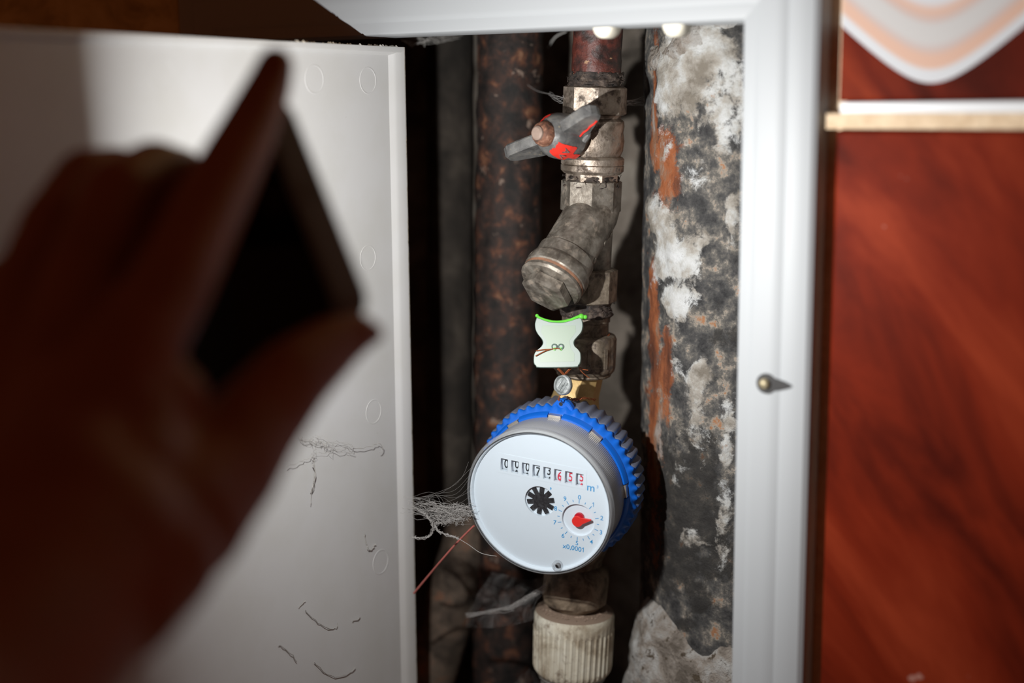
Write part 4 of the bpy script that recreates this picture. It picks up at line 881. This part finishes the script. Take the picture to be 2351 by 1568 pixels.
# ------------------------------------------------------------------ hand
def capsules(chains):
    bm = bmesh.new()
    for ch in chains:
        P_ = [at(x, y, z) for (x, y, z, r) in ch]; R_ = [c[3] for c in ch]
        for i, (p, r) in enumerate(zip(P_, R_)):
            bmesh.ops.create_icosphere(bm, subdivisions=3, radius=r, matrix=Matrix.Translation(p))
            if i:
                d = p-P_[i-1]; mm_ = frame((p+P_[i-1])/2, d)
                bmesh.ops.create_cone(bm, cap_ends=True, segments=32, radius1=R_[i-1], radius2=r, depth=d.length, matrix=mm_)
    me = bpy.data.meshes.new('h'); bm.to_mesh(me); bm.free(); return me
HAND = [
    [(633, 148, 441, 5.9), (614, 205, 439, 7.3), (566, 310, 429, 9.0), (478, 480, 410, 10.8), (400, 640, 393, 11.4), (300, 800, 379, 13.0), (200, 1000, 371, 17.0)],      # index
    [(330, 560, 462, 7.5), (400, 480, 464, 7.5), (420, 395, 458, 7.6), (355, 388, 439, 9.2), (270, 440, 416, 10.2), (190, 650, 398, 11.7), (140, 860, 385, 13.4), (120, 1060, 371, 17.0)],  # middle
    [(340, 420, 469, 6.2), (270, 390, 458, 7.6), (195, 405, 444, 8.9), (130, 520, 425, 10.7), (50, 720, 407, 11.7), (20, 920, 390, 13.4), (40, 1100, 375, 17.0)],     # ring
    [(150, 600, 464, 6.2), (70, 600, 456, 7.2), (10, 665, 439, 8.5), (-50, 820, 420, 9.8), (-90, 980, 400, 11.7), (-40, 1150, 379, 16.1)],   # little
    [(858, 766, 431, 3.7), (818, 764, 429, 6.6), (760, 795, 424, 9.2), (668, 870, 411, 11.8), (580, 980, 399, 13.6), (515, 1080, 388, 15.2), (405, 1180, 375, 19.6), (260, 1270, 362, 24.1)],  # thumb
    [(440, 905, 383, 5.0), (385, 915, 383, 10.9), (310, 980, 377, 15.2), (290, 1100, 371, 19.6)],     # web of the thumb
    [(190, 960, 374, 17.9), (140, 1150, 362, 25.1), (240, 1250, 358, 24.1), (170, 1300, 353, 26.8), (60, 1420, 340, 28.6), (-120, 1640, 313, 27.7), (-420, 1980, 277, 30.4)],  # palm, wrist, forearm
    [(30, 1050, 379, 17.9), (60, 1250, 362, 25.1), (40, 1420, 344, 27.7)],
    [(330, 1270, 362, 19.6), (240, 1340, 353, 21.5)],
]
me = capsules(HAND)
tmp = bpy.data.objects.new('tmp', me); col.objects.link(tmp)
rm = tmp.modifiers.new('r', 'REMESH'); rm.mode = 'VOXEL'; rm.voxel_size = 1.4; rm.use_smooth_shade = True
sm = tmp.modifiers.new('s', 'SMOOTH'); sm.factor = 0.5; sm.iterations = 14
me2 = bpy.data.meshes.new_from_object(tmp.evaluated_get(bpy.context.evaluated_depsgraph_get())); bpy.data.objects.remove(tmp)
hn = thing('hand', 'bare hand in the foreground gripping the phone between forefinger and thumb', 'hand', at(-120, 1640, 313))
link('hand_skin', me2, M['skin'], hn, True, None, 180)
def nail(tip, back, out, wd, ln):
    t = (tip-back).normalized(); out = (out-t*out.dot(t)).normalized()
    T = frame(tip-t*ln*0.55, out, t); vs, fs = [], []; n = 10
    for i in range(n+1):
        for j in range(n+1):
            u = -1+2*i/n; v = -1+2*j/n; rad = min(1, 1/max(1e-3, math.sqrt(max(abs(u), .001)**4+max(abs(v), .001)**4)**.5)) 
            vs.append((u*ln/2*rad, v*wd/2*rad, 0.9-0.22*wd*(v*rad)**2*0.6-0.1*ln*(u*rad)**2*0.3))
    for i in range(n):
        for j in range(n): q = i*(n+1)+j; fs.append((q, q+1, q+n+2, q+n+1))
    MB(T).add(vs, fs).build('fingernail', M['nail'], hn)
tI, tB = at(628, 150, 441), at(585, 262, 434); o_ = (-RGT*0.85+UPV*0.2-FWD*0.2)
nail(tI+(-RGT*4.5), tB+(-RGT*5.8), o_, 9, 10)
tI, tB = at(835, 774, 430), at(760, 795, 425); o_ = (RGT*0.35-UPV*0.8+FWD*0.2)
nail(tI-UPV*4.6, tB-UPV*7.6, o_, 10, 12)
